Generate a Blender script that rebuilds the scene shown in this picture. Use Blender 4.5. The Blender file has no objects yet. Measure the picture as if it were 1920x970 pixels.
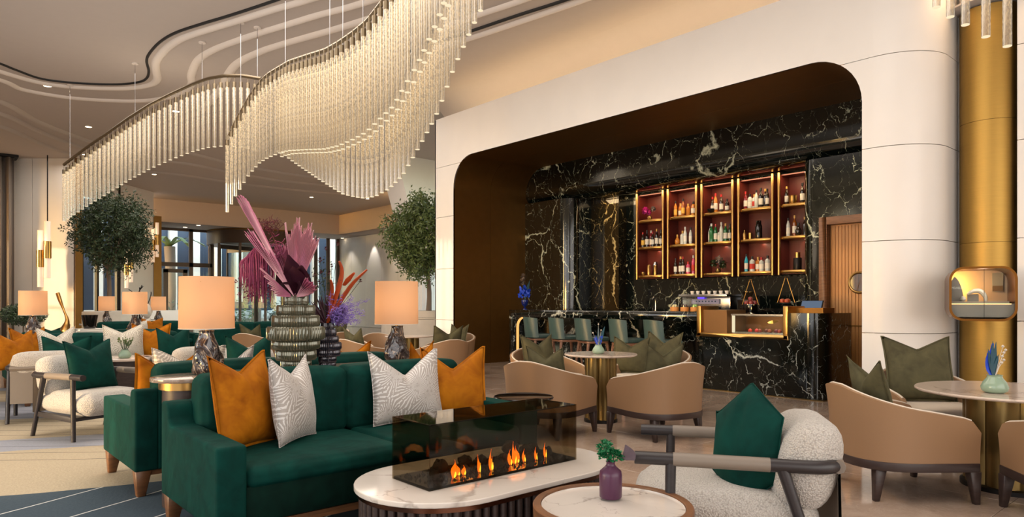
import bpy, bmesh, math, random
from mathutils import Vector, Matrix
random.seed(7)
PI = math.pi
sc = bpy.context.scene
col = sc.collection
# ---------------------------------------------------------------- camera
EYE = 1.30; FPX = 1284.0; HOR = 569.0
YAW = math.radians(41.35)
FX, FY = math.sin(YAW), math.cos(YAW)
RX, RY = math.cos(YAW), -math.sin(YAW)
cam_d = bpy.data.cameras.new('camera'); cam = bpy.data.objects.new('camera', cam_d); col.objects.link(cam)
cam.location = (0, 0, EYE); cam.rotation_euler = (PI/2, 0, -YAW)
cam_d.sensor_width = 36; cam_d.sensor_fit = 'HORIZONTAL'
cam_d.lens = 36*FPX/1920; cam_d.shift_y = (HOR-485)/1920
cam_d.clip_start = 0.05; cam_d.clip_end = 300
sc.camera = cam
# ---------------------------------------------------------------- colour management, world, sun, big lights
sc.view_settings.view_transform = 'Standard'; sc.view_settings.look = 'None'
sc.view_settings.gamma = 1; sc.view_settings.use_curve_mapping = False
sc.view_settings.exposure = 0.22
sc.cycles.max_bounces = 7; sc.cycles.transparent_max_bounces = 24
sc.cycles.sample_clamp_indirect = 4.0; sc.cycles.caustics_reflective = False; sc.cycles.caustics_refractive = False
world = bpy.data.worlds.new('world'); sc.world = world; world.use_nodes = True
wn = world.node_tree; wn.nodes.clear()
sky = wn.nodes.new('ShaderNodeTexSky'); sky.sky_type = 'NISHITA'; sky.sun_disc = False
sky.sun_elevation = math.radians(9); sky.sun_rotation = math.radians(-90); sky.altitude = 100
bgn = wn.nodes.new('ShaderNodeBackground'); bgn.inputs['Strength'].default_value = 1.0
wo = wn.nodes.new('ShaderNodeOutputWorld')
wn.links.new(sky.outputs[0], bgn.inputs[0]); wn.links.new(bgn.outputs[0], wo.inputs[0])

def light(name, kind, loc, energy, color=(1, 1, 1), rot=None, to=None, size=None, sy=None, **kw):
    l = bpy.data.lights.new(name, kind); l.energy = energy; l.color = color
    if kind == 'AREA':
        l.size = size or 1
        if sy: l.shape = 'RECTANGLE'; l.size_y = sy
    elif kind in ('POINT', 'SPOT') and size: l.shadow_soft_size = size
    for k, v in kw.items(): setattr(l, k, v)
    o = bpy.data.objects.new(name, l); col.objects.link(o); o.location = loc
    if to is not None: o.rotation_euler = (Vector(to)-Vector(loc)).to_track_quat('-Z', 'Y').to_euler()
    elif rot: o.rotation_euler = rot
    return o

SUN_DIR = Vector((1, 0.03, -0.155))
sun = light('low_evening_sun', 'SUN', (-20, 8, 6), 1.9, (1.0, 0.80, 0.55), to=Vector((-20, 8, 6))+SUN_DIR)
sun.data.angle = math.radians(0.7)
WARM = (1.0, 0.91, 0.81)
light('ceiling_fill_near', 'AREA', (2.5, 3.0, 5.8), 170, WARM, rot=(0, 0, 0), size=5, sy=5)  # soft fill lights added under the ceiling, standing in for the downlights
light('ceiling_fill_mid', 'AREA', (3.2, 9.5, 5.8), 290, WARM, rot=(0, 0, 0), size=4.5, sy=6)
light('ceiling_fill_far', 'AREA', (6.5, 20.0, 5.8), 520, WARM, rot=(0, 0, 0), size=8, sy=12)
light('daylight_fill_left', 'AREA', (-5.7, 4.0, 2.7), 470, (0.93, 0.97, 1.0), rot=(0, -PI/2, 0), size=4.6, sy=14)  # added area light inside the left wall, stands in for window daylight
#light('daylight_glazing_far', 'AREA', (-5.7, 20.0, 2.7), 380, (0.95, 0.95, 1.0), rot=(0, -PI/2, 0), size=4.6, sy=12)
light('fill_behind_camera', 'AREA', (2.0, -4.6, 2.7), 340, (1.0, 0.97, 0.93), rot=(PI/2, 0, 0), size=10, sy=4.5)  # added fill behind the camera; no window is built there
light('forecourt_fill', 'AREA', (14, 39, 9), 2600, (.9, .96, 1.0), to=(14, 50, 2), size=24, sy=5)  # added fill aimed at the building, stands in for open sky
light('upward_fill', 'AREA', (3.0, 9.0, 2.9), 80, (1.0, 0.94, 0.90), rot=(PI, 0, 0), size=5, sy=14)  # added unseen fill in mid-air, brightens the ceiling

# ---------------------------------------------------------------- pixel helpers (used to read positions off the photograph)
def ray(px, t, z=0.0):
    u = (px-960)/FPX
    return Vector((t*(FX+u*RX), t*(FY+u*RY), z))
def at(px, py, z):
    v = (HOR-py)/FPX
    return ray(px, (z-EYE)/v, z)
def atd(px, py, t):
    return ray(px, t, EYE+(HOR-py)/FPX*t)
def onx(px, X, z=0.0):
    u = (px-960)/FPX
    return ray(px, X/(FX+u*RX), z)

# ---------------------------------------------------------------- object helpers
def tag(o, label=None, cat=None, group=None, kind=None):
    if label: o['label'] = label
    if cat: o['category'] = cat
    if group: o['group'] = group
    if kind: o['kind'] = kind
    return o
def thing(name, label, cat, loc=(0, 0, 0), rotz=0.0, group=None):
    o = bpy.data.objects.new(name, None); col.objects.link(o); o.empty_display_size = 0.1
    o.location = loc; o.rotation_euler = (0, 0, rotz)
    return tag(o, label, cat, group)
def kids(o): return [c for c in CH.get(o.name, [])]
CH = {}
def link(o, parent=None):
    if o.name not in col.objects: col.objects.link(o)
    if parent is not None:
        o.parent = parent; CH.setdefault(parent.name, []).append(o)
    return o
def copy_tree(o, parent=None):
    c = o.copy(); link(c, parent)
    for ch in kids(o): copy_tree(ch, c)
    return c
def dup(o, label, loc, rotz=0.0, group=None):
    c = copy_tree(o); c.location = loc; c.rotation_euler = (0, 0, rotz); c['label'] = label
    if group: c['group'] = group
    return c

class MB:
    """collects geometry, builds ONE mesh object"""
    def __init__(s): s.v = []; s.f = []; s.m = []; s.mi = 0
    def add(s, vs, fs):
        b = len(s.v); s.v += [tuple(v) for v in vs]; s.f += [tuple(i+b for i in f) for f in fs]; s.m += [s.mi]*len(fs)
        return s
    def box(s, x0, x1, y0, y1, z0, z1):
        return s.add([(x, y, z) for x in (x0, x1) for y in (y0, y1) for z in (z0, z1)],
                     [(0, 1, 3, 2), (4, 6, 7, 5), (0, 4, 5, 1), (2, 3, 7, 6), (0, 2, 6, 4), (1, 5, 7, 3)])
    def obox(s, a, b, w, h, z0=None):
        """oriented bar from a to b, width w (horizontal) and height h"""
        a = Vector(a); b = Vector(b); d = (b-a).normalized(); up = Vector((0, 0, 1))
        if abs(d.z) > .95: up = Vector((1, 0, 0))
        sd = d.cross(up).normalized(); up = sd.cross(d)
        vs = [p+sd*(w/2*i)+up*(h/2*j) for p in (a, b) for i in (-1, 1) for j in (-1, 1)]
        return s.add(vs, [(0, 1, 3, 2), (4, 6, 7, 5), (0, 4, 5, 1), (2, 3, 7, 6), (0, 2, 6, 4), (1, 5, 7, 3)])
    def lathe(s, prof, n=24, cx=0, cy=0, rib=0, ribn=0, sx=1, sy=1, cap=True):
        vs = []; fs = []
        for k, (r, z) in enumerate(prof):
            for i in range(n):
                a = 2*PI*i/n
                rr = r*(1+(rib*(0.5+0.5*math.cos(ribn*a)) if ribn else 0))
                vs.append((cx+rr*math.cos(a)*sx, cy+rr*math.sin(a)*sy, z))
        for k in range(len(prof)-1):
            for i in range(n):
                j = (i+1) % n
                fs.append((k*n+i, k*n+j, (k+1)*n+j, (k+1)*n+i))
        if cap:
            fs.append(tuple(reversed(range(n)))); fs.append(tuple((len(prof)-1)*n+i for i in range(n)))
        return s.add(vs, fs)
    def prism(s, pts, z0, z1):
        n = len(pts)
        vs = [(x, y, z0) for x, y in pts]+[(x, y, z1) for x, y in pts]
        fs = [tuple(reversed(range(n))), tuple(range(n, 2*n))]+[(i, (i+1) % n, n+(i+1) % n, n+i) for i in range(n)]
        return s.add(vs, fs)
    def extr(s, pts, fn0, fn1):
        """polygon pts mapped by two functions (front/back)"""
        n = len(pts)
        vs = [fn0(p) for p in pts]+[fn1(p) for p in pts]
        fs = [tuple(reversed(range(n))), tuple(range(n, 2*n))]+[(i, (i+1) % n, n+(i+1) % n, n+i) for i in range(n)]
        return s.add(vs, fs)
    def tube(s, path, r, n=8, closed=False, flat=None):
        P = [Vector(p) for p in path]; m = len(P); vs = []; fs = []
        rs = r if isinstance(r, (list, tuple)) else [r]*m
        prev = None
        for i, p in enumerate(P):
            d = (P[min(i+1, m-1)]-P[max(i-1, 0)])
            if closed: d = P[(i+1) % m]-P[i-1]
            d = d.normalized() if d.length > 1e-9 else Vector((0, 0, 1))
            if prev is None:
                up = Vector((0, 0, 1)) if abs(d.z) < .9 else Vector((1, 0, 0))
                sd = d.cross(up).normalized()
            else:
                sd = (prev-d*prev.dot(d)).normalized()
            prev = sd; up = sd.cross(d)
            fl = flat or 1
            for k in range(n):
                a = 2*PI*k/n
                vs.append(p+sd*(rs[i]*math.cos(a))+up*(rs[i]*math.sin(a)*fl))
        for i in range(m if closed else m-1):
            j = (i+1) % m
            for k in range(n):
                l = (k+1) % n
                fs.append((i*n+k, i*n+l, j*n+l, j*n+k))
        if not closed:
            fs.append(tuple(reversed(range(n)))); fs.append(tuple((m-1)*n+k for k in range(n)))
        return s.add(vs, fs)
    def grid(s, fn, nu, nv, cu=False):
        vs = [fn(i/nu if not cu else i/nu, j/nv) for i in range(nu+(0 if cu else 1)) for j in range(nv+1)]
        fs = []
        for i in range(nu):
            a = i; b = (i+1) % nu if cu else i+1
            for j in range(nv):
                fs.append((a*(nv+1)+j, b*(nv+1)+j, b*(nv+1)+j+1, a*(nv+1)+j+1))
        return s.add(vs, fs)
    def mat(s, i): s.mi = i; return s
    def build(s, name, mats, parent=None, smooth=False, bevel=0, seg=2, loc=None, sub=0, solid=0, kind=None, angle=40):
        me = bpy.data.meshes.new(name); me.from_pydata(s.v, [], s.f)
        if not isinstance(mats, (list, tuple)): mats = [mats]
        for m_ in mats: me.materials.append(m_)
        me.polygons.foreach_set('material_index', s.m)
        bm = bmesh.new(); bm.from_mesh(me)
        bmesh.ops.recalc_face_normals(bm, faces=bm.faces)
        if bevel:
            bmesh.ops.remove_doubles(bm, verts=bm.verts, dist=1e-5)
            es = [e for e in bm.edges if len(e.link_faces) == 2 and e.calc_face_angle(0) > 0.6]
            bmesh.ops.bevel(bm, geom=es, offset=bevel, segments=seg, profile=0.6, affect='EDGES', clamp_overlap=True)
            bmesh.ops.recalc_face_normals(bm, faces=bm.faces)
        bm.to_mesh(me); bm.free()
        if smooth or bevel:
            me.polygons.foreach_set('use_smooth', [True]*len(me.polygons))
            me.set_sharp_from_angle(angle=math.radians(angle if not bevel else 50))
        o = bpy.data.objects.new(name, me); link(o, parent)
        if loc is not None: o.location = loc
        if solid:
            md = o.modifiers.new('solid', 'SOLIDIFY'); md.thickness = solid; md.offset = 0
        if sub:
            md = o.modifiers.new('sub', 'SUBSURF'); md.levels = sub; md.render_levels = sub
        if kind: o['kind'] = kind
        return o

def face_to(fx, fy): return math.atan2(fx, -fy)
def rrect(x0, x1, y0, y1, r, n=6):
    pts = []
    for cx, cy, a0 in ((x1-r, y1-r, 0), (x0+r, y1-r, PI/2), (x0+r, y0+r, PI), (x1-r, y0+r, 1.5*PI)):
        for k in range(n+1):
            a = a0+PI/2*k/n; pts.append((cx+r*math.cos(a), cy+r*math.sin(a)))
    return pts
def smooth_path(pts, n=8):
    P = [Vector(p) for p in pts]; out = []
    for i in range(len(P)-1):
        p0 = P[max(i-1, 0)]; p1 = P[i]; p2 = P[i+1]; p3 = P[min(i+2, len(P)-1)]
        for k in range(n):
            t = k/n
            out.append(0.5*((2*p1)+(-p0+p2)*t+(2*p0-5*p1+4*p2-p3)*t*t+(-p0+3*p1-3*p2+p3)*t**3))
    out.append(P[-1]); return out

# ---------------------------------------------------------------- materials
def lin(h):
    h = h.lstrip('#'); c = [int(h[i:i+2], 16)/255 for i in (0, 2, 4)]
    return tuple(x/12.92 if x <= .04045 else ((x+.055)/1.055)**2.4 for x in c)+(1,)
class NT:
    def __init__(s, name):
        s.m = bpy.data.materials.new(name); s.m.use_nodes = True; s.t = s.m.node_tree; s.t.nodes.clear()
        s.out = s.n('ShaderNodeOutputMaterial')
    def n(s, typ, **kw):
        nd = s.t.nodes.new(typ)
        for k, v in kw.items():
            if k in nd.inputs.keys(): nd.inputs[k].default_value = v
            else: setattr(nd, k, v)
        return nd
    def l(s, a, b): s.t.links.new(a, b)
    def coord(s, scale=(1, 1, 1), rot=(0, 0, 0), kind='Object'):
        tc = s.n('ShaderNodeTexCoord'); mp = s.n('ShaderNodeMapping'); mp.inputs['Scale'].default_value = scale; mp.inputs['Rotation'].default_value = rot
        s.l(tc.outputs[kind], mp.inputs[0]); return mp.outputs[0]
    def world(s, scale=(1, 1, 1), rot=(0, 0, 0)):
        g = s.n('ShaderNodeNewGeometry'); mp = s.n('ShaderNodeMapping'); mp.inputs['Scale'].default_value = scale; mp.inputs['Rotation'].default_value = rot
        s.l(g.outputs['Position'], mp.inputs[0]); return mp.outputs[0]
    def noise(s, vec, scale=5, detail=3, rough=.5, dist=0):
        nd = s.n('ShaderNodeTexNoise'); nd.inputs['Scale'].default_value = scale; nd.inputs['Detail'].default_value = detail
        nd.inputs['Roughness'].default_value = rough; nd.inputs['Distortion'].default_value = dist
        if vec: s.l(vec, nd.inputs['Vector'])
        return nd
    def ramp(s, fac, stops):
        r = s.n('ShaderNodeValToRGB'); e = r.color_ramp.elements
        while len(e) > 1: e.remove(e[-1])
        e[0].position = stops[0][0]; e[0].color = stops[0][1] if len(stops[0][1]) == 4 else (*stops[0][1], 1)
        for p, c in stops[1:]:
            x = e.new(p); x.color = c if len(c) == 4 else (*c, 1)
        s.l(fac, r.inputs[0]); return r.outputs[0]
    def math(s, op, a, b=None, c=None):
        nd = s.n('ShaderNodeMath'); nd.operation = op
        for i, x in enumerate((a, b, c)):
            if x is None: continue
            if isinstance(x, (int, float)): nd.inputs[i].default_value = x
            else: s.l(x, nd.inputs[i])
        return nd.outputs[0]
    def mix(s, fac, a, b, blend='MIX'):
        nd = s.n('ShaderNodeMix'); nd.data_type = 'RGBA'; nd.blend_type = blend
        for i, x in ((0, fac), (6, a), (7, b)):
            if isinstance(x, (int, float, tuple)): nd.inputs[i].default_value = x
            else: s.l(x, nd.inputs[i])
        return nd.outputs[2]
    def bsdf(s, color, rough=.5, metal=0, bump=None, bstr=.3, bdist=.01, **kw):
        b = s.n('ShaderNodeBsdfPrincipled')
        for nm, x in (('Base Color', color), ('Roughness', rough), ('Metallic', metal)):
            if isinstance(x, (int, float, tuple)): b.inputs[nm].default_value = x
            else: s.l(x, b.inputs[nm])
        for k, v in kw.items(): b.inputs[k.replace('_', ' ')].default_value = v
        if bump is not None:
            bp = s.n('ShaderNodeBump'); bp.inputs['Strength'].default_value = bstr; bp.inputs['Distance'].default_value = bdist
            s.l(bump, bp.inputs['Height']); s.l(bp.outputs[0], b.inputs['Normal'])
        s.l(b.outputs[0], s.out.inputs[0]); s.b = b
        return s.m
def plain(name, hexc, rough=.5, metal=0, nscale=0, amt=.06, bump=0, bscale=80, **kw):
    t = NT(name); c = lin(hexc)
    v = t.coord()
    n1 = t.noise(v, nscale or 6, 3)
    c2 = tuple(max(0, x*(1-amt*2)) for x in c[:3])+(1,)
    cc = t.mix(n1.outputs[0], c, c2)
    bm_ = None
    if bump: bm_ = t.noise(v, bscale, 2).outputs[0]
    return t.bsdf(cc, rough, metal, bump=bm_, bstr=bump, bdist=.004, **kw)
def velvet(name, h1, h2, sheen, h3=None):
    t = NT(name); v = t.coord()
    n1 = t.noise(v, 7, 3, .6, .6)
    c = t.ramp(n1.outputs[0], [(.32, lin(h1)), (.68, lin(h2))])
    n2 = t.noise(v, 4, 2, .5, 1.5)
    m = t.bsdf(c, .75, 0, bump=n2.outputs[0], bstr=.35, bdist=.02, Sheen_Weight=.10, Sheen_Roughness=.35, Specular_IOR_Level=.1)
    t.b.inputs['Sheen Tint'].default_value = lin(sheen)
    return m
def glassy(name, tint, mixf=.25, rough=.03, base=(0.02, 0.02, 0.02, 1), trans=.6):
    """thin tinted glass: transparent + sharp reflection"""
    t = NT(name)
    tr = t.n('ShaderNodeBsdfTransparent'); tr.inputs[0].default_value = tint
    gl = t.n('ShaderNodeBsdfGlossy'); gl.inputs['Roughness'].default_value = rough
    ge = t.n('ShaderNodeNewGeometry'); dt = t.n('ShaderNodeVectorMath', operation='DOT_PRODUCT'); t.l(ge.outputs['Normal'], dt.inputs[0]); t.l(ge.outputs['Incoming'], dt.inputs[1])
    f = t.math('MULTIPLY_ADD', t.math('POWER', t.math('SUBTRACT', 1, t.math('ABSOLUTE', dt.outputs['Value'])), 5), .9, .025+mixf*.3)
    mx = t.n('ShaderNodeMixShader'); t.l(f, mx.inputs[0]); t.l(tr.outputs[0], mx.inputs[1]); t.l(gl.outputs[0], mx.inputs[2])
    t.l(mx.outputs[0], t.out.inputs[0]); return t.m
def emis(name, color, strength):
    t = NT(name); e = t.n('ShaderNodeEmission'); e.inputs[0].default_value = color if len(color) == 4 else (*color, 1); e.inputs[1].default_value = strength
    t.l(e.outputs[0], t.out.inputs[0]); return t.m

def black_marble(name, dark='#060A09', vein='#C9CDB4', sc_=1.0, rough=.09):
    t = NT(name); p = t.world()
    warp = t.noise(p, 1.1*sc_, 5, .62)
    va = t.n('ShaderNodeVectorMath', operation='MULTIPLY_ADD'); t.l(warp.outputs['Color'], va.inputs[0]); va.inputs[1].default_value = (.8, .8, .8); t.l(p, va.inputs[2])
    outs = []
    for s_, w, off in ((.75, .013, 0), (1.7, .009, 3.3), (4.2, .007, 7.7)):
        mp = t.n('ShaderNodeMapping'); mp.inputs['Location'].default_value = (off, off*.7, off*1.3)
        mp.inputs['Scale'].default_value = (1, 1, .62); mp.inputs['Rotation'].default_value = (.5, .3, .4+off)
        t.l(va.outputs[0], mp.inputs[0])
        vo = t.n('ShaderNodeTexVoronoi', feature='DISTANCE_TO_EDGE'); vo.inputs['Scale'].default_value = s_*sc_
        t.l(mp.outputs[0], vo.inputs['Vector'])
        msk = t.noise(p, 1.6*s_*sc_+off, 3, .6)
        wv = t.math('MULTIPLY', t.math('SUBTRACT', msk.outputs[0], .45), w*11)
        x = t.math('DIVIDE', vo.outputs['Distance'], t.math('MAXIMUM', wv, .0008))
        line = t.math('SUBTRACT', 1, t.math('MINIMUM', x, 1))
        line = t.math('POWER', line, 1.3)
        outs.append(line)
    f = t.math('MAXIMUM', outs[0], t.math('MAXIMUM', t.math('MULTIPLY', outs[1], .9), t.math('MULTIPLY', outs[2], .45)))
    haze = t.noise(p, .9, 4, .7, 1.0)
    base = t.mix(t.math('MULTIPLY', t.math('SUBTRACT', haze.outputs[0], .4), .5), lin(dark), lin('#1D2A20'))
    c = t.mix(f, base, lin(vein))
    return t.bsdf(c, rough, 0, Specular_IOR_Level=.6)
def pale_marble(name, base='#D9D0C7', vein='#8E8076', rough=.12, s_=1.5):
    t = NT(name); p = t.world()
    warp = t.noise(p, 2.0, 5, .6)
    va = t.n('ShaderNodeVectorMath', operation='MULTIPLY_ADD'); t.l(warp.outputs['Color'], va.inputs[0]); va.inputs[1].default_value = (.5, .5, .5); t.l(p, va.inputs[2])
    vo = t.n('ShaderNodeTexVoronoi', feature='DISTANCE_TO_EDGE'); vo.inputs['Scale'].default_value = s_; t.l(va.outputs[0], vo.inputs['Vector'])
    msk = t.noise(p, 3, 2)
    x = t.math('DIVIDE', vo.outputs['Distance'], t.math('MAXIMUM', t.math('MULTIPLY', t.math('SUBTRACT', msk.outputs[0], .43), .22), .002))
    line = t.math('MULTIPLY', t.math('SUBTRACT', 1, t.math('MINIMUM', x, 1)), .6)
    cl = t.noise(p, 1.5, 5, .65, .8)
    b = t.mix(cl.outputs[0], lin(base), tuple(q*.86 for q in lin(base)[:3])+(1,))
    return t.bsdf(t.mix(line, b, lin(vein)), rough)
def wood(name, h1, h2, rough=.4, sc_=(2, 2, 18), nz=3):
    t = NT(name); v = t.coord(scale=sc_)
    n1 = t.noise(v, nz, 5, .6, .8)
    return t.bsdf(t.ramp(n1.outputs[0], [(.3, lin(h1)), (.7, lin(h2))]), rough, bump=n1.outputs[0], bstr=.08)
def brass(name, h='#B98A3E', rough=.22, aniso=0):
    t = NT(name); v = t.coord(scale=(1, 1, 30) if aniso else (1, 1, 1))
    n1 = t.noise(v, 6, 3)
    c = lin(h)
    return t.bsdf(t.mix(n1.outputs[0], c, tuple(q*.8 for q in c[:3])+(1,)), rough, 1.0)

M = {}
M['plaster'] = plain('ceiling_plaster', '#BFB4AB', .8, amt=.03)
M['ceil_trim'] = plain('trim_and_lit_edge_plaster', '#E6DCD2', .7, amt=.02)  # paler than the ceiling; lit step edges put into the colour
M['slot'] = plain('dark_slot', '#1B1A1A', .6)
M['wallwhite'] = plain('cream_wall_panel', '#F0EBE4', .32, nscale=2, amt=.04)
M['wallgap'] = plain('joint_backing', '#8D8072', .8)  # darker backing behind panel joints, also the floor grout
M['wallwarm'] = plain('warm_wall', '#D8C4B2', .6, amt=.03)
M['bronze'] = brass('bronze_lining', '#8A6434', .5)
M['goldpanel'] = brass('brushed_gold_panel', '#B8924C', .46, 1)
M['brass'] = brass('polished_brass', '#C0985A', .28)
M['brassd'] = brass('aged_brass', '#8F784C', .35)
M['railmetal'] = brass('champagne_bronze_rail', '#8A7C66', .4)
M['bmarble'] = black_marble('black_marble')
M['bmarble2'] = black_marble('black_marble_counter', vein='#C4C8BE', sc_=1.25)
M['wmarble'] = pale_marble('white_marble')
M['cmarble'] = pale_marble('cream_marble', '#D6C3B4', '#A28D7E')
M['green'] = velvet('emerald_velvet', '#063A33', '#042A25', '#2A7668')
M['green2'] = velvet('deep_green_velvet', '#05241C', '#031812', '#1E5848')
M['orange'] = velvet('amber_velvet', '#AE6A10', '#86490A', '#E0983C')
M['olive'] = velvet('olive_velvet', '#59553D', '#464230', '#A39E84')
M['navy'] = plain('navy_fabric', '#173450', .8)
M['tan'] = plain('tan_leather', '#967556', .42, nscale=3, amt=.03, bump=.1, bscale=200)
M['cream'] = plain('cream_upholstery', '#D8CCBC', .85, bump=.2, bscale=150)
M['leather_teal'] = plain('teal_leather', '#3A5150', .38, nscale=3, amt=.06)
M['taupe'] = plain('taupe_leather', '#7B7065', .5)
M['darkwood'] = wood('dark_walnut', '#2E2220', '#3E2F2B', .4)
M['blackwood'] = wood('black_stained_oak', '#211D1F', '#2D282A', .38)
M['legwood'] = wood('walnut_leg', '#5A3B25', '#7A5233', .4)
M['traywood'] = wood('oak_tray', '#60402A', '#83593A', .42)
M['slatwood'] = wood('oak_door', '#B17B45', '#C99359', .45, (14, 14, 1), 2)
M['stoolwood'] = wood('stool_wood', '#6B4A38', '#8A6550', .4)
M['blacklac'] = plain('black_lacquer', '#120D0C', .08)
M['steel'] = plain('steel', '#A9A9AD', .22, 1)
M['dark'] = plain('dark_metal', '#1F1C1B', .4, .6)
M['redback'] = plain('oxblood_lacquer', '#5E1E14', .4)
M['curtain'] = plain('grey_brown_curtain', '#8C8178', .9)
M['glass'] = glassy('clear_glass', (.94, .97, .96, 1), .02)
M['tintglass'] = glassy('smoked_glass', (.68, .63, .54, 1), .02)
M['facadeglass'] = glassy('facade_glass', (.80, .88, .90, 1), .03)
M['sage'] = plain('sage_ceramic', '#8FA690', .15, amt=.1)
M['plum'] = plain('plum_glass', '#4A2340', .35)
M['leaf'] = plain('olive_leaf', '#62743A', .5, nscale=1.5, amt=.3)
M['leafd'] = plain('dark_leaf', '#364A2B', .5, nscale=1.5, amt=.3)
M['bark'] = plain('bark', '#6B5A4C', .85, bump=.5, bscale=30)
M['stone'] = plain('pale_stone', '#CFC5B8', .6, amt=.1)
M['pinkpalm'] = plain('pink_dyed_palm', '#D07E9E', .6, nscale=8, amt=.18)
M['pinkpale'] = plain('faded_pink_palm', '#E2B0BA', .6, nscale=8, amt=.12)
M['magenta'] = plain('magenta_amaranth', '#A3446F', .7, nscale=20, amt=.3)
M['burgundy'] = plain('burgundy_leaf', '#3C0B22', .6, nscale=10, amt=.2)
M['redbrown'] = plain('dark_red_bloom', '#5C1220', .7, nscale=20, amt=.2)
M['rust'] = plain('rust_orange_bark', '#C6501C', .6, nscale=9, amt=.2)
M['lilac'] = plain('lilac_fern', '#8B70C4', .7, nscale=20, amt=.2)
M['blueflower'] = plain('cobalt_petal', '#1447D0', .5, nscale=20, amt=.2)
M['tealleaf'] = plain('teal_leaf', '#0C4656', .5, nscale=12, amt=.2)
M['greenmoss'] = plain('emerald_moss', '#117A46', .6, nscale=30, amt=.3)
M['mushroom'] = plain('mauve_fungus', '#5E4F58', .8, nscale=20, amt=.2)
M['rock'] = plain('dark_lava_rock', '#2E2A28', .85, nscale=12, amt=.3, bump=.8, bscale=25)
M['whitepaint'] = plain('white_enamel', '#E8E4DE', .4)
M['paper'] = plain('paper', '#D9D4CB', .7)
M['bakelite'] = plain('light_oak_base', '#C98B4A', .45)
M['winedark'] = plain('dark_upholstery', '#241A18', .6)

# silver patterned cushion: bursts of fine pale strokes
def burst(name, base, stroke):
    t = NT(name); tc = t.n('ShaderNodeTexCoord'); mp = t.n('ShaderNodeMapping'); mp.inputs['Scale'].default_value = (1, .25, 1); t.l(tc.outputs['Object'], mp.inputs[0])
    w = t.noise(mp.outputs[0], 14, 2)
    va = t.n('ShaderNodeVectorMath', operation='MULTIPLY_ADD'); t.l(w.outputs['Color'], va.inputs[0]); va.inputs[1].default_value = (.02, .02, .02); t.l(mp.outputs[0], va.inputs[2])
    vo = t.n('ShaderNodeTexVoronoi'); vo.inputs['Scale'].default_value = 4.4; t.l(va.outputs[0], vo.inputs['Vector'])
    sb = t.n('ShaderNodeVectorMath', operation='SUBTRACT'); t.l(va.outputs[0], sb.inputs[0]); t.l(vo.outputs['Position'], sb.inputs[1])
    sp = t.n('ShaderNodeSeparateXYZ'); t.l(sb.outputs[0], sp.inputs[0])
    an = t.math('ARCTAN2', sp.outputs[2], sp.outputs[0])
    rn = t.noise(va.outputs[0], 40, 2)
    s1 = t.math('SINE', t.math('ADD', t.math('MULTIPLY', an, 40), t.math('MULTIPLY', rn.outputs[0], 3)))
    brk = t.noise(va.outputs[0], 55, 2)
    f = t.math('MULTIPLY', t.math('GREATER_THAN', s1, .35), t.math('GREATER_THAN', brk.outputs[0], .40))
    c = t.mix(f, lin(base), lin(stroke))
    return t.bsdf(c, .45, .1, bump=f, bstr=.5, bdist=.003, Sheen_Weight=.3)
M['silver'] = burst('silver_burst_fabric', '#A29B95', '#D2CFCC')
M['silverw'] = burst('ivory_burst_fabric', '#A69E90', '#D8CFC0')
# boucle
t = NT('boucle_wool'); v = t.coord()
vo = t.n('ShaderNodeTexVoronoi'); vo.inputs['Scale'].default_value = 130; t.l(v, vo.inputs['Vector'])
M['boucle'] = t.bsdf(t.mix(vo.outputs['Distance'], lin('#CDC7BF'), lin('#948D85')), .95, bump=vo.outputs['Distance'], bstr=1.0, bdist=.006, Sheen_Weight=.3)
# polished floor tile
t = NT('polished_floor_marble'); oi = t.n('ShaderNodeObjectInfo'); p = t.world()
off = t.n('ShaderNodeVectorMath', operation='SCALE'); cb = t.n('ShaderNodeCombineXYZ'); t.l(oi.outputs['Random'], cb.inputs[0]); t.l(oi.outputs['Random'], cb.inputs[1]); t.l(cb.outputs[0], off.inputs[0]); off.inputs['Scale'].default_value = 9
ad = t.n('ShaderNodeVectorMath', operation='ADD'); t.l(p, ad.inputs[0]); t.l(off.outputs[0], ad.inputs[1])
n1 = t.noise(p, 1.6, 6, .6, 1.6); n2 = t.noise(ad.outputs[0], 4.2, 5, .7, 2.5)
c = t.ramp(n1.outputs[0], [(.3, lin('#968071')), (.5, lin('#A48F7F')), (.7, lin('#B29E8E'))])
vv = t.ramp(n2.outputs[0], [(.47, (0, 0, 0, 1)), (.5, (1, 1, 1, 1)), (.53, (0, 0, 0, 1))])
c = t.mix(t.math('MULTIPLY', vv, .28), c, lin('#C4B3A4'))
M['floor'] = t.bsdf(c, .08)
# carpet
t = NT('patterned_carpet'); p = t.world(); sp = t.n('ShaderNodeSeparateXYZ'); t.l(p, sp.inputs[0])
X, Y = sp.outputs[0], sp.outputs[1]
wz = t.noise(p, .5, 2)
wob = t.math('MULTIPLY', t.math('SUBTRACT', wz.outputs[0], .5), 1.0)
fine = t.noise(p, 60, 3, .7)
yy = t.math('ADD', t.math('ADD', Y, t.math('MULTIPLY', X, .38)), t.math('MULTIPLY', wob, .3))
cream = t.mix(fine.outputs[0], lin('#BFB096'), lin('#998B74'))
blue = t.mix(fine.outputs[0], lin('#223543'), lin('#3F505C'))
pale = t.mix(fine.outputs[0], lin('#9DA0AC'), lin('#83868F'))
isblue = t.math('LESS_THAN', yy, 5.90)
st = t.math('MULTIPLY', t.math('GREATER_THAN', yy, 7.6), t.math('LESS_THAN', t.math('FRACT', t.math('MULTIPLY', yy, .31)), .55))
c = t.mix(st, cream, pale); c = t.mix(isblue, c, blue)
y2 = t.math('ADD', t.math('MULTIPLY', X, .78), t.math('MULTIPLY', Y, 1.0))
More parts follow.
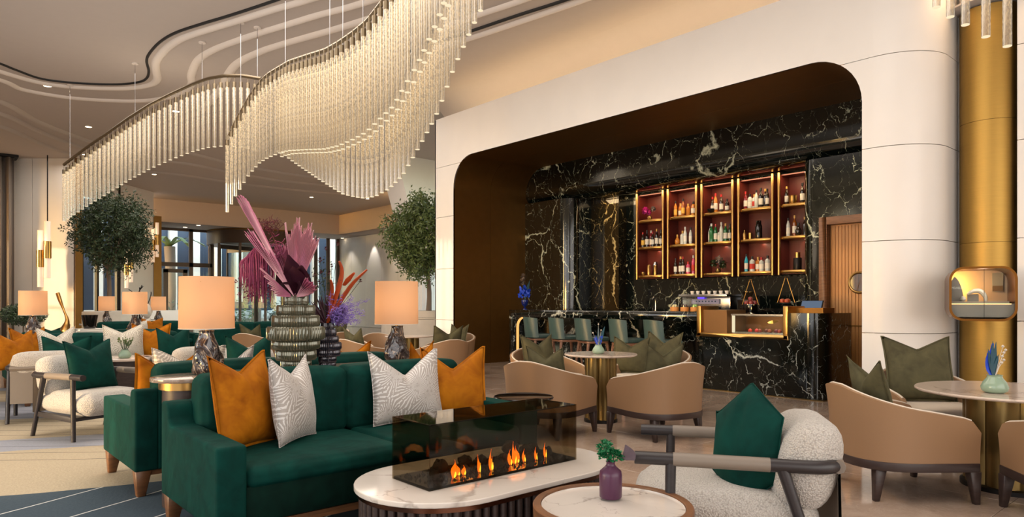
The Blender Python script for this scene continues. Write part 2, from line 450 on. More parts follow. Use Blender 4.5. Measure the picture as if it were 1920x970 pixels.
lines = t.math('LESS_THAN', t.math('ABSOLUTE', t.math('SUBTRACT', t.math('FRACT', t.math('MULTIPLY', t.math('ADD', y2, t.math('MULTIPLY', wob, .25)), 2.9)), .5)), .022)
c = t.mix(t.math('MULTIPLY', t.math('MULTIPLY', lines, t.math('GREATER_THAN', yy, 6.9)), .85), c, lin('#2A2C33'))
w1 = t.math('ADD', t.math('SUBTRACT', Y, t.math('MULTIPLY', X, .5)), t.math('MULTIPLY', wob, .2))
wl = t.math('LESS_THAN', t.math('ABSOLUTE', t.math('SUBTRACT', t.math('FRACT', t.math('MULTIPLY', w1, 1.9)), .5)), .014)
c = t.mix(t.math('MULTIPLY', t.math('MULTIPLY', wl, isblue), .9), c, lin('#D8D8D4'))
M['carpet'] = t.bsdf(c, .95, bump=fine.outputs[0], bstr=.4, bdist=.005)
# chandelier rod: bubbled acrylic glowing from its lamp above
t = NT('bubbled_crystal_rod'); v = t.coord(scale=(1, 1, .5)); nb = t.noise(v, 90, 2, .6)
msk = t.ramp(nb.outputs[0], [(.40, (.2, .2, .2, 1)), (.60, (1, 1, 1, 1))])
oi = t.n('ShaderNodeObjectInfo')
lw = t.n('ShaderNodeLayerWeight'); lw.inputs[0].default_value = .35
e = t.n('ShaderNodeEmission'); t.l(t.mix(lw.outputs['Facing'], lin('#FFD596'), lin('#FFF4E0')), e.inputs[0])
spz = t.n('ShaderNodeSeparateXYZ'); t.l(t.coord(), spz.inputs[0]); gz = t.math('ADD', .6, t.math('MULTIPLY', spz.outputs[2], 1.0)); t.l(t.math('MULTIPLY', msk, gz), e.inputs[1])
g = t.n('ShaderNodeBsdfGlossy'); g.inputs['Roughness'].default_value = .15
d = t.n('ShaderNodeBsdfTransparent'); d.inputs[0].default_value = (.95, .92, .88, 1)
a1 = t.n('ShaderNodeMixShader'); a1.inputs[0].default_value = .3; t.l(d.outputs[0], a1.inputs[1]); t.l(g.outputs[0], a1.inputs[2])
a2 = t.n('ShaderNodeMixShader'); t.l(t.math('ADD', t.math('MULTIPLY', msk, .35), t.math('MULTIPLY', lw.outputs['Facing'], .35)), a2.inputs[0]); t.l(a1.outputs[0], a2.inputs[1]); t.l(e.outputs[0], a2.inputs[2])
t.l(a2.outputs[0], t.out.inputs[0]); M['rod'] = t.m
M['rodtip'] = emis('lit_rod_tip', lin('#FFE9C2'), .9)
M['led'] = emis('led_strip', lin('#FFC27A'), 3.0)
M['downlamp'] = emis('downlight_lamp', lin('#FFE6C0'), 9.0)
M['flame'] = emis('flame', lin('#FF6A10'), 3.2)
M['flamehot'] = emis('flame_core', lin('#FFB030'), 5.0)
M['ember'] = emis('ember', lin('#D01A08'), .8)
# lamp shade: linen, lit from inside
t = NT('linen_lampshade'); v = t.coord(scale=(1, 1, 1)); w = t.noise(v, 260, 2)
df = t.n('ShaderNodeBsdfDiffuse'); df.inputs[0].default_value = lin('#CFB092')
tl = t.n('ShaderNodeBsdfTranslucent'); tl.inputs[0].default_value = lin('#C69A72')
m1 = t.n('ShaderNodeMixShader'); m1.inputs[0].default_value = .5; t.l(df.outputs[0], m1.inputs[1]); t.l(tl.outputs[0], m1.inputs[2])
e = t.n('ShaderNodeEmission'); e.inputs[0].default_value = lin('#EEA46E'); e.inputs[1].default_value = .15
ads = t.n('ShaderNodeAddShader'); t.l(m1.outputs[0], ads.inputs[0]); t.l(e.outputs[0], ads.inputs[1]); t.l(ads.outputs[0], t.out.inputs[0])
M['shade'] = t.m
# murano style lamp base / smoked ribbed glass
t = NT('smoky_hand_blown_glass'); v = t.coord(scale=(1, 1, .6)); n1 = t.noise(v, 9, 3, .5, 2.2)
c = t.ramp(n1.outputs[0], [(.38, lin('#1A1214')), (.52, lin('#3A2E2E')), (.57, lin('#9C8A76')), (.61, lin('#241C20'))])
M['lampglass'] = t.bsdf(c, .04, .25, bump=n1.outputs[0], bstr=.9, bdist=.03, Coat_Weight=1.0)
t = NT('amber_smoked_glass_vase')
M['ribglass'] = t.bsdf(lin('#62614F'), .10, .45, Transmission_Weight=.1, Coat_Weight=.8)
t = NT('charcoal_glass_vase')
M['ribglass2'] = t.bsdf(lin('#302C36'), .10, .4, Coat_Weight=.8)
t = NT('frosted_sconce_glass'); e = t.n('ShaderNodeEmission'); e.inputs[0].default_value = lin('#FFC79A'); e.inputs[1].default_value = .35
df = t.n('ShaderNodeBsdfDiffuse'); df.inputs[0].default_value = (.8, .75, .7, 1); ads = t.n('ShaderNodeAddShader'); t.l(e.outputs[0], ads.inputs[0]); t.l(df.outputs[0], ads.inputs[1]); t.l(ads.outputs[0], t.out.inputs[0])
M['sconceglass'] = t.m
def bottle_mat(h, rough=.08, tr=0.0): return plain('bottle_glass_'+h.strip('#'), h, rough, 0, Coat_Weight=.6)

# ================================================================ STRUCTURE
def struct(mb, name, mat, **kw):
    o = mb.build(name, mat, **kw); o['kind'] = 'structure'; return o
WX = 8.51       # plane of the bar wall
floor = struct(MB().box(-7, 24, -5, 38, -.2, -.014), 'floor', M['wallgap'])
tile0 = None
for i in range(13):
    for j in range(20):
        x = 1.2*i+.6; y = -1.2+1.2*j
        if tile0 is None:
            tile0 = MB().box(-.5985, .5985, -.5985, .5985, -.014, 0).build('tile', M['floor'], floor, bevel=.0015, seg=1); tile0.data.polygons.foreach_set('use_smooth', [False]*len(tile0.data.polygons)); tile0.location = (x+.6, y+.6, 0)
        else:
            c = tile0.copy(); link(c, floor); c.location = (x+.6, y+.6, 0)
ff = MB(); ff.box(-7, .598, -5, 38, -.014, 0); ff.box(.598, 24, -5, -1.202, -.014, 0); ff.box(.598, 24, 22.802, 38, -.014, 0); ff.box(16.202, 24, -1.2, 22.8, -.014, 0)
ff.build('tile_field', M['floor'], floor)['kind'] = 'stuff'
ceiling = struct(MB().box(-7, 9.0, -5, 12.2, 6.0, 6.25).box(-7, 24, 12.2, 33.6, 6.0, 6.25).box(9.0, 11.8, -5, 12.2, 6.05, 6.25), 'ceiling', M['plaster'])
# curved cove above the bar wall
cv = MB()
pr = [(9.8, 5.03)]+[(9.0+.8*math.cos(a), 5.05+.95*math.sin(a)) for a in [PI/2*k/12 for k in range(13)]]
n = len(pr); cv.add([(x, -3, z) for x, z in pr]+[(x, 13.3, z) for x, z in pr], [(i, i+1, n+i+1, n+i) for i in range(n-1)])
struct(cv, 'trim_1', M['plaster'], smooth=True)
struct(MB().box(8.56, 9.8, -3, 12.14, 5.0, 5.06), 'trim_2', M['plaster'])
light('cove_led', 'AREA', (9.25, 4.8, 5.12), 62, (1.0, .76, .46), to=(9.25, 4.8, 5.75), size=.08, sy=15.5)
# the area light's long side must run along y
bpy.data.objects['cove_led'].rotation_euler = (0, PI-math.radians(8), 0)
led = struct(MB().box(9.23, 9.27, -2.8, 12.0, 5.06, 5.09), 'trim_3', M['led'])

# bar wall: rows of large panels with recessed joints around a round-cornered opening
wall_r = struct(MB().box(WX+.03, WX+.12, 11.6, 12.15, 0, 5.2).box(WX+.03, WX+.12, 3.40, 12.15, 4.40, 5.2), 'wall_right', M['wallgap'])
r_ = .62; YL = 11.52; YR = 3.366; ZT = 4.32
def edgeL(z): return YL if z <= ZT-r_ else YL-r_+math.sqrt(max(0, r_*r_-(z-ZT+r_)**2))
def edgeR(z): return YR if z <= ZT-r_ else YR+r_-math.sqrt(max(0, r_*r_-(z-ZT+r_)**2))
rows = [0, .95, 2.03, 3.13, 4.2, 5.25]
zs_arc = [ZT-r_+r_*math.sin(PI/2*k/10) for k in range(11)]
Y0C, RC = 3.24, .60        # where the rounded end of the wall starts
def corner_plan(th=0):
    return [(WX+RC-(RC-th)*math.cos(a), Y0C-(RC-th)*math.sin(a)) for a in [PI/2*k/14 for k in range(15)]]
for a_, b_ in zip(rows[:-1], rows[1:]):
    z0 = a_+(.004 if a_ else 0); z1 = b_-.004
    zz = [z0]+[z for z in zs_arc if z0 < z < z1]+[z1]
    top = b_ > 5
    if not top:
        mb = MB(); pts = [(12.18, z0), (12.18, z1)]+[(edgeL(z), z) for z in reversed(zz)]
        mb.extr(pts, lambda p: (WX, p[0], p[1]), lambda p: (WX+.03, p[0], p[1]))
        mb.build('panel', M['wallwhite'], wall_r)
        mb = MB(); pts = [(Y0C, z0), (Y0C, z1)]+[(edgeR(z), z) for z in reversed(zz)]
        mb.extr(pts, lambda p: (WX, p[0], p[1]), lambda p: (WX+.03, p[0], p[1]))
    else:
        mb = MB(); zz2 = [z for z in zs_arc if z > z0]
        pts = [(12.18, z0), (12.18, z1), (Y0C, z1), (Y0C, z0), (edgeR(z0), z0)]+[(edgeR(z), z) for z in zz2]+[(edgeL(z), z) for z in reversed(zz2)]+[(edgeL(z0), z0)]
        mb.extr(pts, lambda p: (WX, p[0], p[1]), lambda p: (WX+.03, p[0], p[1]))
    cp = corner_plan(); ci = corner_plan(.03)
    pl = cp+[(9.5, Y0C-RC), (9.5, Y0C-RC+.03)]+list(reversed(ci))
    mb.prism(pl, z0, z1)
    mb.build('panel', M['wallwhite'], wall_r, smooth=True)
MB().box(WX+.0, 10.7, 12.15, 12.18, 0, 5.25).build('end_panel', M['wallwhite'], wall_r)
MB().prism(corner_plan(.045)+[(9.5, 2.70)], 0, 5.2).build('core', M['wallgap'], wall_r)
# gold half column in its recess, and the wall beyond it
wall_n = struct(MB().box(9.75, 9.85, -5, 2.75, 0, 6).box(9.35, 9.75, -5, 1.98, 0, .02), 'wall_near_right', M['wallwhite'])
for a_, b_ in zip([0, 1.1, 2.03, 3.13, 4.2], [1.1, 2.03, 3.13, 4.2, 5.6]):
    MB().box(9.32, 9.36, -4.9, 2.02, a_+.004, b_-.004).build('panel', M['wallwhite'], wall_n)
    MB().box(9.50, 9.54, 2.0, 2.72, a_+.004, b_-.004).build('panel', M['wallwhite'], wall_n)
col_c = (9.52, 2.33)
gct = thing('gold_column', 'tall round brushed gold column between the cream wall ends', 'column', (col_c[0], col_c[1], 0))
for z0_, z1_ in ((0, 1.998), (2.002, 3.398), (3.402, 4.72)):
    MB().lathe([(.30, z0_), (.30, z1_)], n=64).build('metal_panel', M['goldpanel'], gct, smooth=True)
struct(MB().lathe([(.46, 4.74), (.46, 4.76), (.30, 4.80), (.30, 6)], n=40, cx=col_c[0], cy=col_c[1]), 'trim_4', M['plaster'], smooth=True)
light('column_cove', 'AREA', (9.0, 2.2, 4.9), 12, (1, .72, .4), rot=(PI, 0, 0), size=.5)

# ---------------- niche
NX = 10.54
ln = MB(); path = [(YL, 0)]+[(YL, ZT-r_)]+[(edgeL(z), z) for z in zs_arc[1:]]+[(edgeR(z), z) for z in reversed(zs_arc[1:])]+[(YR, ZT-r_), (YR, 0)]
n = len(path); off = .03
def nrm(i):
    a = Vector(path[max(i-1, 0)]); b = Vector(path[min(i+1, n-1)]); d = (b-a).normalized(); return Vector((-d.y, d.x))
outp = []
for i, p in enumerate(path):
    q = Vector(p)+nrm(i)*(-off); outp.append((q.x, q.y))
for (X0, X1) in ((WX+.002, WX+1.0), (WX+1.006, NX+.3)):
    vs = [(X0, y, z) for y, z in path]+[(X1, y, z) for y, z in path]+[(X0, y, z) for y, z in outp]+[(X1, y, z) for y, z in outp]
    fs = []
    for i in range(n-1): fs += [(i, i+1, n+i+1, n+i), (2*n+i, 2*n+i+1, 3*n+i+1, 3*n+i), (i, i+1, 2*n+i+1, 2*n+i), (n+i, n+i+1, 3*n+i+1, 3*n+i)]
    ln.add(vs, fs)
struct(ln, 'trim_5', M['bronze'], smooth=True)
back = struct(MB().box(11.45, 11.6, 3.0, 11.6, 0, 4.4), 'wall_bar_back', M['bmarble'])
pf = [(NX, 4.36), (NX, 3.80)]+[(NX+.26-.26*math.cos(a), 3.80-.26*math.sin(a)) for a in [PI/2*k/8 for k in range(1, 9)]]+[(11.46, 3.54), (11.46, 4.36)]
MB().extr(pf, lambda p: (p[0], 3.36, p[1]), lambda p: (p[0], 11.53, p[1])).build('lintel', M['bmarble'], back, smooth=True)
pf = [(NX, 11.53), (NX, 10.44)]+[(NX+.34-.34*math.cos(a), 10.44-.34*math.sin(a)) for a in [PI/2*k/8 for k in range(1, 9)]]+[(11.46, 10.10), (11.46, 11.53)]
MB().prism(pf, 0, 3.56).build('pilaster', M['bmarble'], back, smooth=True)
MB().box(11.2, 11.46, 9.33, 10.10, 0, 3.54).build('side_slab', black_marble('amber_lit_marble', '#171208', '#C8B27C'), back)  # amber reflection of the bronze put into the marble's colour
pf = [(11.46, 5.10), (NX+.2, 5.10)]+[(NX+.2-.2*math.sin(a), 5.10-.2+.2*math.cos(a)) for a in [PI/2*k/6 for k in range(1, 7)]]+[(NX, 4.80), (11.46, 4.80)]
MB().prism(pf, 0, 3.54).build('pilaster', M['bmarble'], back, smooth=True)
MB().box(NX, 11.46, 3.36, 4.80, 2.62, 3.54).build('over_door_slab', M['bmarble'], back)
# door to the back of house, with portholes
d1 = struct(MB().box(NX+.12, NX+.17, 3.38, 4.68, 0, 2.50), 'door_1', M['slatwood'])
f = MB(); f.box(NX-.02, NX+.2, 4.68, 4.80, 0, 2.62); f.box(NX-.02, NX+.2, 3.37, 4.68, 2.50, 2.62)
f.build('frame', M['traywood'], d1, bevel=.006)
for k in range(26):
    y = 3.40+.049*k
    if k == 0:
        sl0 = MB().box(NX+.105, NX+.12, -.019, .019, 0.02, 2.48).build('slat', M['slatwood'], d1); sl0.location = (0, y, 0)
    else:
        c = sl0.copy(); link(c, d1); c.location = (0, y, 0)
pm = onx(1612, NX+.1, 0); pz = EYE+(HOR-530)/FPX*((pm.x*FX+pm.y*FY))
ring = MB(); cpts = [(NX+.09, pm.y+.15*math.cos(a), pz+.15*math.sin(a)) for a in [2*PI*k/24 for k in range(24)]]
ring.tube(cpts, .02, 8, closed=True); ring.build('porthole_ring', M['brass'], d1, smooth=True)
dd = MB(); dd.extr([(.14*math.cos(2*PI*k/24), .14*math.sin(2*PI*k/24)) for k in range(24)], lambda p: (NX+.088, pm.y+p[0], pz+p[1]), lambda p: (NX+.10, pm.y+p[0], pz+p[1]))
dd.build('porthole_pane', M['tintglass'], d1)
MB().box(NX+.1, NX+.13, 3.4, 4.66, .95, .97).build('kick_line', M['bronze'], d1)
# niche lighting: LED wash in the recess ceiling and added niche spots without fixtures
light('recess_wash', 'AREA', (11.0, 7.4, 3.50), 26, (1.0, .70, .38), rot=(0, math.radians(-25), 0), size=.15, sy=4.8)
light('niche_fill_left', 'SPOT', (10.0, 9.6, 4.25), 120, (1, .86, .66), to=(10.4, 9.6, 1), size=.05, spot_size=1.3, spot_blend=.8)
light('niche_fill_mid', 'SPOT', (10.0, 7.6, 4.25), 120, (1, .86, .66), to=(10.4, 7.6, 1), size=.05, spot_size=1.3, spot_blend=.8)
light('niche_fill_right', 'SPOT', (10.0, 5.2, 4.25), 120, (1, .86, .66), to=(10.2, 5.2, 1), size=.05, spot_size=1.3, spot_blend=.8)
light('doorway_lamp', 'SPOT', (9.9, 4.3, 4.2), 60, (1, .75, .45), to=(10.7, 4.0, 1), size=.05, spot_size=1.2, spot_blend=.8)
for k, y in enumerate(()):
    MB().lathe([(.05, ZT-.012), (.05, ZT-.002)], n=16, cx=10.0, cy=y).build('niche_lamp', M['downlamp'], back)

# ---------------- ceiling contour steps as mouldings, lit edges put into the paler colour (plan curves read off at ceiling height)
def ceil_path(pts, z=6.0, n=6):
    return smooth_path([at(px, py, z) for px, py in pts], n)
def moulding(name, pts, w, h, mat, z=6.0, parent=None):
    P = ceil_path(pts, z); mb = MB(); m_ = len(P); vs = []
    for i, p in enumerate(P):
        d = (P[min(i+1, m_-1)]-P[max(i-1, 0)]).normalized(); s = Vector((-d.y, d.x, 0))
        for a, b in ((-w/2, 0), (-w*.42, -h*.55), (-w*.15, -h), (w*.15, -h), (w*.42, -h*.55), (w/2, 0)): vs.append(p+s*a+Vector((0, 0, b)))
    fs = [(i*6+k, i*6+k+1, (i+1)*6+k+1, (i+1)*6+k) for i in range(m_-1) for k in range(5)]
    mb.add(vs, fs); return struct(mb, name, mat, smooth=True, angle=60)
S_ = [(-140, 70), (-60, 98), (0, 118), (30, 130), (80, 147), (150, 155), (220, 157), (260, 153), (275, 146), (279, 133), (275, 115), (280, 100), (300, 78), (330, 60), (380, 43), (430, 28), (500, 5), (540, -10), (620, -45)]
moulding('trim_6', S_, .05, .035, M['slot'])
moulding('trim_7', [(-140, 85), (0, 133), (80, 155), (150, 163), (230, 165), (275, 160), (294, 150), (292, 130), (294, 112), (315, 88), (345, 70), (400, 52), (443, 39), (513, 17), (573, 0), (660, -30)], .16, .05, M['ceil_trim'])
moulding('trim_8', [(-140, 110), (0, 149), (43, 167), (130, 182), (216, 188), (268, 188), (303, 184), (335, 176), (358, 160), (359, 140), (372, 112), (400, 93), (443, 76), (487, 61), (530, 48), (595, 28), (660, 11), (740, -15)], .16, .05, M['ceil_trim'])
moulding('trim_9', [(380, 205), (415, 165), (428, 140), (447, 117), (486, 97), (530, 82), (582, 67), (642, 50), (740, 20), (830, -5)], .18, .05, M['ceil_trim'])
for k, pts in enumerate(([(-140, 150), (0, 190), (65, 225), (130, 251), (173, 266), (230, 282), (300, 296)], [(-140, 175), (0, 212), (65, 242), (130, 268), (200, 288), (260, 303)], [(-140, 200), (0, 236), (65, 264), (108, 281), (170, 300)],
                         [(270, 272), (350, 285), (430, 305), (520, 322), (600, 333), (700, 345), (790, 343)], [(250, 296), (350, 306), (430, 322), (520, 337), (600, 346), (700, 357), (790, 353)], [(240, 318), (330, 326), (430, 341), (520, 352), (600, 360), (700, 367)])):
    moulding('trim_%d' % (10+k), pts, .22, .07, M['plaster'])
moulding('trim_16', [(560, 150), (630, 138), (700, 118), (790, 88), (881, 58), (970, 28), (1057, 0), (1150, -33)], .07, .035, M['slot'])
moulding('trim_17', [(560, 158), (630, 147), (700, 128), (790, 98), (890, 68), (980, 38), (1090, 0), (1180, -33)], .14, .05, M['ceil_trim'])
moulding('trim_18', [(560, 122), (630, 111), (700, 92), (790, 66), (870, 36), (960, 6), (1010, -12)], .14, .05, M['ceil_trim'])

# ---------------- far end of the lobby
def wallseg(name, a, b, z0, z1, th, mat, parent=None):
    a = Vector((*a, 0)); b = Vector((*b, 0)); d = (b-a).normalized(); s = Vector((-d.y, d.x, 0))*th
    mb = MB(); mb.prism([(a.x, a.y), (b.x, b.y), (b.x+s.x, b.y+s.y), (a.x+s.x, a.y+s.y)], z0, z1)
    return struct(mb, name, mat) if parent is None else mb.build(name, mat, parent)
wl = wallseg('wall_left_far', (1.7, 28.05), (2.98, 26.94), 0, 6, .2, M['wallwhite'])
wallseg('panel', (2.995, 26.93), (4.0, 26.05), 0, 6, .2, M['wallwhite'], wl)
wallseg('panel', (-6, 29), (1.7, 28.05), 0, 6, .2, M['wallwhite'], wl)
struct(MB().box(4.02, 4.22, 25.85, 26.1, 0, 6), 'trim_19', M['bronze'])
wallseg('wall_left_recess', (4.1, 26.1), (4.7, 28.9), 0, 6, .1, M['taupe'])
w1 = wallseg('window_1', (4.6, 28.8), (4.75, 28.93), 0, 6, .1, M['dark'])
for a, b, z0, z1, mt in (((6.05, 30.07), (6.2, 30.2), 0, 6, 'dark'), ((5.25, 29.37), (5.33, 29.44), .6, 5.2, 'dark'), ((4.7, 28.9), (6.1, 30.1), 5.2, 6, 'wallwhite'), ((4.7, 28.9), (6.1, 30.1), 0, .6, 'wallwhite')):
    wallseg('mullion' if mt == 'dark' else 'infill_panel', a, b, z0, z1, .1, M[mt], w1)
MB().add([(4.7, 28.95, .6), (6.1, 30.15, .6), (6.1, 30.15, 5.2), (4.7, 28.95, 5.2)], [(0, 1, 2, 3)]).build('pane', M['facadeglass'], w1)
wallseg('wall_far_link', (6.2, 30.2), (7.75, 31.75), 0, 6, .2, M['wallwhite'])
struct(MB().box(7.75, 8.05, 31.7, 31.95, 0, 5), 'trim_20', M['bronze'])
wallseg('wall_far_return', (8.05, 31.9), (8.5, 36), 0, 5, .2, M['taupe'])
struct(MB().box(7.9, 19.2, 33.5, 33.7, 4.97, 6.02).box(17.2, 17.4, 20, 33.5, 4.97, 6.02), 'wall_bulkhead', M['wallwarm'])
struct(MB().box(7.9, 19.2, 33.6, 36.3, 4.97, 5.1).box(17.3, 19.2, 20, 33.7, 4.97, 5.1), 'ceiling_lower', M['plaster'])
wr = struct(MB().box(18.5, 18.7, 20, 36.2, 0, 5), 'wall_far_right', M['wallwhite'])
for k in range(10):
    MB().box(18.46, 18.5, 20.1+1.6*k, 21.68+1.6*k, .02, 4.96).build('panel', M['wallwhite'], wr)
# curved white stair bulkhead
sb = MB(); sb.extr([(11.5, 6.0), (12.0, 4.4), (12.6, 3.9), (16.5, 3.6), (16.5, 6.0)], lambda p: (p[0], 18.6, p[1]), lambda p: (p[0]+.5, 20.4, p[1]))
struct(sb, 'wall_stair_soffit', M['wallwhite'])
light('stair_cove', 'POINT', (16.0, 25.0, 5.2), 40, (1, .6, .25), size=.2)

# facade: glazed screen with a door, the revolving door drum, a right-hand window
def frame_bar(parent, name, x0, x1, z0, z1, y=36.0, d=.12, mat='bronzed'):
    return MB().box(x0, x1, y-d/2, y+d/2, z0, z1).build(name, M[mat], parent)
M['bronzed'] = plain('bronze_anodised_frame', '#5B4A40', .4, .4)
w2 = struct(MB().box(8.45, 8.75, 35.9, 36.1, 0, 4.97), 'window_2', M['bronzed'])
def fx(px): return onx_y(px, 36.0)
def onx_y(px, Y):
    u = (px-960)/FPX; return Y/(FY+u*RY)*(FX+u*RX)
for px in (296, 358, 397): x = onx_y(px, 36); frame_bar(w2, 'mullion', x-.09, x+.09, 0, 4.97)
frame_bar(w2, 'transom', onx_y(296, 36), onx_y(397, 36), 3.1, 3.3); frame_bar(w2, 'head_rail', onx_y(296, 36), onx_y(397, 36), 4.85, 4.97)
xa, xb = onx_y(300, 36), onx_y(355, 36)
for x in (xa+.25, xb-.2): frame_bar(w2, 'door_stile', x-.1, x+.1, 0, 2.95)
frame_bar(w2, 'door_head', xa+.15, xb-.1, 2.8, 2.98); frame_bar(w2, 'door_foot', xa+.15, xb-.1, 0, .25)
MB().add([(onx_y(296, 36), 36, 0), (onx_y(397, 36), 36, 0), (onx_y(397, 36), 36, 4.9), (onx_y(296, 36), 36, 4.9)], [(0, 1, 2, 3)]).build('pane', M['facadeglass'], w2)
w3 = struct(MB().box(18.3, 18.5, 35.9, 36.1, 0, 4.97), 'window_3', M['bronzed'])
for px in (570, 592, 615): x = onx_y(px, 36); frame_bar(w3, 'mullion', x-.09, x+.09, 0, 4.97)
MB().add([(onx_y(565, 36), 36, 0), (18.4, 36, 0), (18.4, 36, 4.9), (onx_y(565, 36), 36, 4.9)], [(0, 1, 2, 3)]).build('pane', M['facadeglass'], w3)
# revolving door
rdx = onx_y(480, 35.6); R = 2.35
rd = thing('revolving_door', 'large glass revolving door with bronze drum at the far entrance', 'revolving door', (rdx, 35.6, 0))
MB().lathe([(R, 4.25), (R, 4.9)], n=40).build('drum_canopy', M['bronzed'], rd, smooth=True)
MB().lathe([(R+.05, 4.9), (R+.05, 4.96)], n=40).build('canopy_rim', M['bronze'], rd, smooth=True)
for a in (-2.75, -2.25, -1.75, -1.3, -.9, -.4, .6, 2.5):
    MB().box(-.05, .05, -.05, .05, 0, 4.25).build('post', M['bronzed'], rd, loc=(R*math.cos(a), R*math.sin(a), 0))
for a in (.35, .35+PI/2, .35+PI, .35+1.5*PI):
    w = MB(); e = Vector((math.cos(a), math.sin(a), 0))*(R-.15)
    w.obox((0, 0, .12), (e.x, e.y, .12), .05, .2); w.obox((0, 0, 4.1), (e.x, e.y, 4.1), .05, .2); w.obox((e.x, e.y, 0), (e.x, e.y, 4.2), .08, .08); w.obox((e.x*.03, e.y*.03, 0), (e.x*.03, e.y*.03, 4.2), .08, .08)
    wing = w.build('wing', M['bronzed'], rd)
    MB().add([(0, 0, .2), (e.x, e.y, .2), (e.x, e.y, 4.0), (0, 0, 4.0)], [(0, 1, 2, 3)]).build('pane', M['facadeglass'], wing)
for a0, a1 in ((-2.7, -1.9), (-1.2, -.45)):
    g = MB(); g.grid(lambda u, v: (R*math.cos(a0+(a1-a0)*u), R*math.sin(a0+(a1-a0)*u), 4.25*v), 8, 1); g.build('curved_pane', M['facadeglass'], rd, smooth=True)
# the window wall on the left (behind and beside the camera): unseen, piers and openings shaped to place the sun patches
wlm = MB()
for y0, y1, z0, z1 in ((-5, 5.35, 0, 6), (5.35, 8.25, 1.95, 6), (8.25, 11.12, 0, 6), (11.12, 11.75, 4.9, 6), (11.75, 25.1, 0, 6), (25.1, 26.5, 4.6, 6), (26.5, 29, 0, 6)):
    wlm.box(-6.2, -6, y0, y1, z0, z1)
wlm.box(-6.15, -6.08, 6.75, 6.83, 0, 1.95).box(-6.15, -6.08, 11.4, 11.44, 0, 4.9).box(-6.15, -6.08, 11.12, 11.75, 2.9, 2.96).box(-6.15, -6.08, 25.1, 26.5, 2.6, 2.7).box(-6.15, -6.08, 25.8, 25.88, 0, 4.6)
struct(wlm, 'wall_left', M['wallwarm'])
struct(MB().box(-6, 9.9, -5.0, -4.9, 0, 6), 'wall_behind', M['wallwarm'])
# downlights
def downlight(loc, label, r=.075, on=True, grp='ceiling downlights'):
    t_ = thing('downlight', label, 'downlight', loc, group=grp)
    MB().lathe([(r*1.25, -.006), (r*1.25, 0), (r, 0), (r, -.006)], n=20, cap=False).build('trim_ring', M['ceil_trim'], t_)
    MB().lathe([(r, -.004), (r, -.001)], n=20).build('lamp', M['downlamp'], t_)
    return t_
names = ['upper left of the ceiling, beside the long suspension wire', 'left part of the ceiling above the hanging rods', 'ceiling just left of the far chandelier, low in the picture', 'ceiling beneath the far chandelier above the olive tree',
         'ceiling seen between the far chandelier rods', 'ceiling between the two chandeliers near the middle', 'far ceiling above the revolving door', 'far ceiling under the lowest point of the rod wave']
for (px, py), nm in zip([(89, 161), (166, 238), (159, 290), (289, 327), (330, 209), (556, 327), (584, 370), (689, 373)], names):
    p = at(px, py, 6.0); downlight(p, 'small round recessed downlight, '+nm)
for (px, py), nm in zip([(372, 423), (347, 430), (678, 443), (642, 449)], ['nearer of the pair above the left glass screen', 'farther of the pair above the left glass screen', 'nearer of the pair above the right entrance wall', 'farther of the pair above the right entrance wall']):
    u = (px-960)/FPX; y = 33.9 if 'nearer' in nm else 35.2; t_ = y/(FY+u*RY); downlight(ray(px, t_, 4.97), 'small round recessed downlight, '+nm, .09, grp='soffit downlights')
for px, Y in ((372, 34.5), (520, 34.5), (640, 34.5)):
    p = ray(px, Y/(FY+(px-960)/FPX*RY), 4.9); light('soffit_spot', 'SPOT', p, 70, WARM, rot=(0, 0, 0), size=.06, spot_size=1.5, spot_blend=.6)
for y in (27, 29.5, 32):
    light('wall_washer', 'SPOT', (18.0, y, 4.9), 90, WARM, to=(18.45, y, 2.5), size=.05, spot_size=1.0, spot_blend=.5)
# outside
tag(MB().box(-60, 90, 38, 120, -.3, -.02).build('forecourt_paving', M['stone']), kind='structure')
ob = thing('office_building', 'white-finned building with dark blue window bays across the drive', 'building', (14, 50, 0))
MB().box(-22, 22, 0, 3, 0, 14).build('wall', plain('dark_blue_cladding', '#2F3D52', .5), ob)
for k in range(30):
    MB().box(-.22, .22, -.6, 0, 0, 9.5).build('fin', M['whitepaint'], ob, loc=(-21+1.45*k, 0, 0))
MB().box(-22, 22, -1.0, 0, 9.0, 10.2).build('fascia', M['whitepaint'], ob)
MB().box(-22, 22, -4.0, -3.6, 0, .9).build('plinth', M['stone'], ob)
ca = thing('entrance_canopy', 'slatted steel canopy over the drive outside the doors', 'canopy', (14, 41, 0))
for k in range(14):
    MB().box(-12, 12, -.06, .06, 6.2, 6.45).build('slat', M['steel'], ca, loc=(0, -3.8+.62*k, 0))
for x in (-9, 9): MB().box(-.2, .2, -.2, .2, 0, 6.3).build('column', M['whitepaint'], ca, loc=(x, 3, 0))
for k, (px, w) in enumerate(((318, .5), (480, .5))):
    x = onx_y(px, 43); mb = MB(); pth = [(0, 0, 0), (.1, 0, 2), (0, 0, 4.6)]
    tt = thing('palm_tree', ['palm trunk outside the left glazed screen', 'palm trunk outside behind the revolving door'][k], 'palm tree', (x, 43, 0))
    MB().tube(pth, [.3, .24, .3], 10).build('trunk', M['bark'], tt, smooth=True)
    fr = MB()
    for q in range(9):
        a = 2*PI*q/9; pp = [(0, 0, 4.6), (math.cos(a), math.sin(a), 5.1), (2*math.cos(a), 2*math.sin(a), 4.7)]
        fr.tube(smooth_path(pp, 4), .12, 4, flat=.1)
    fr.build('fronds', M['leaf'], tt)
random.seed(3)
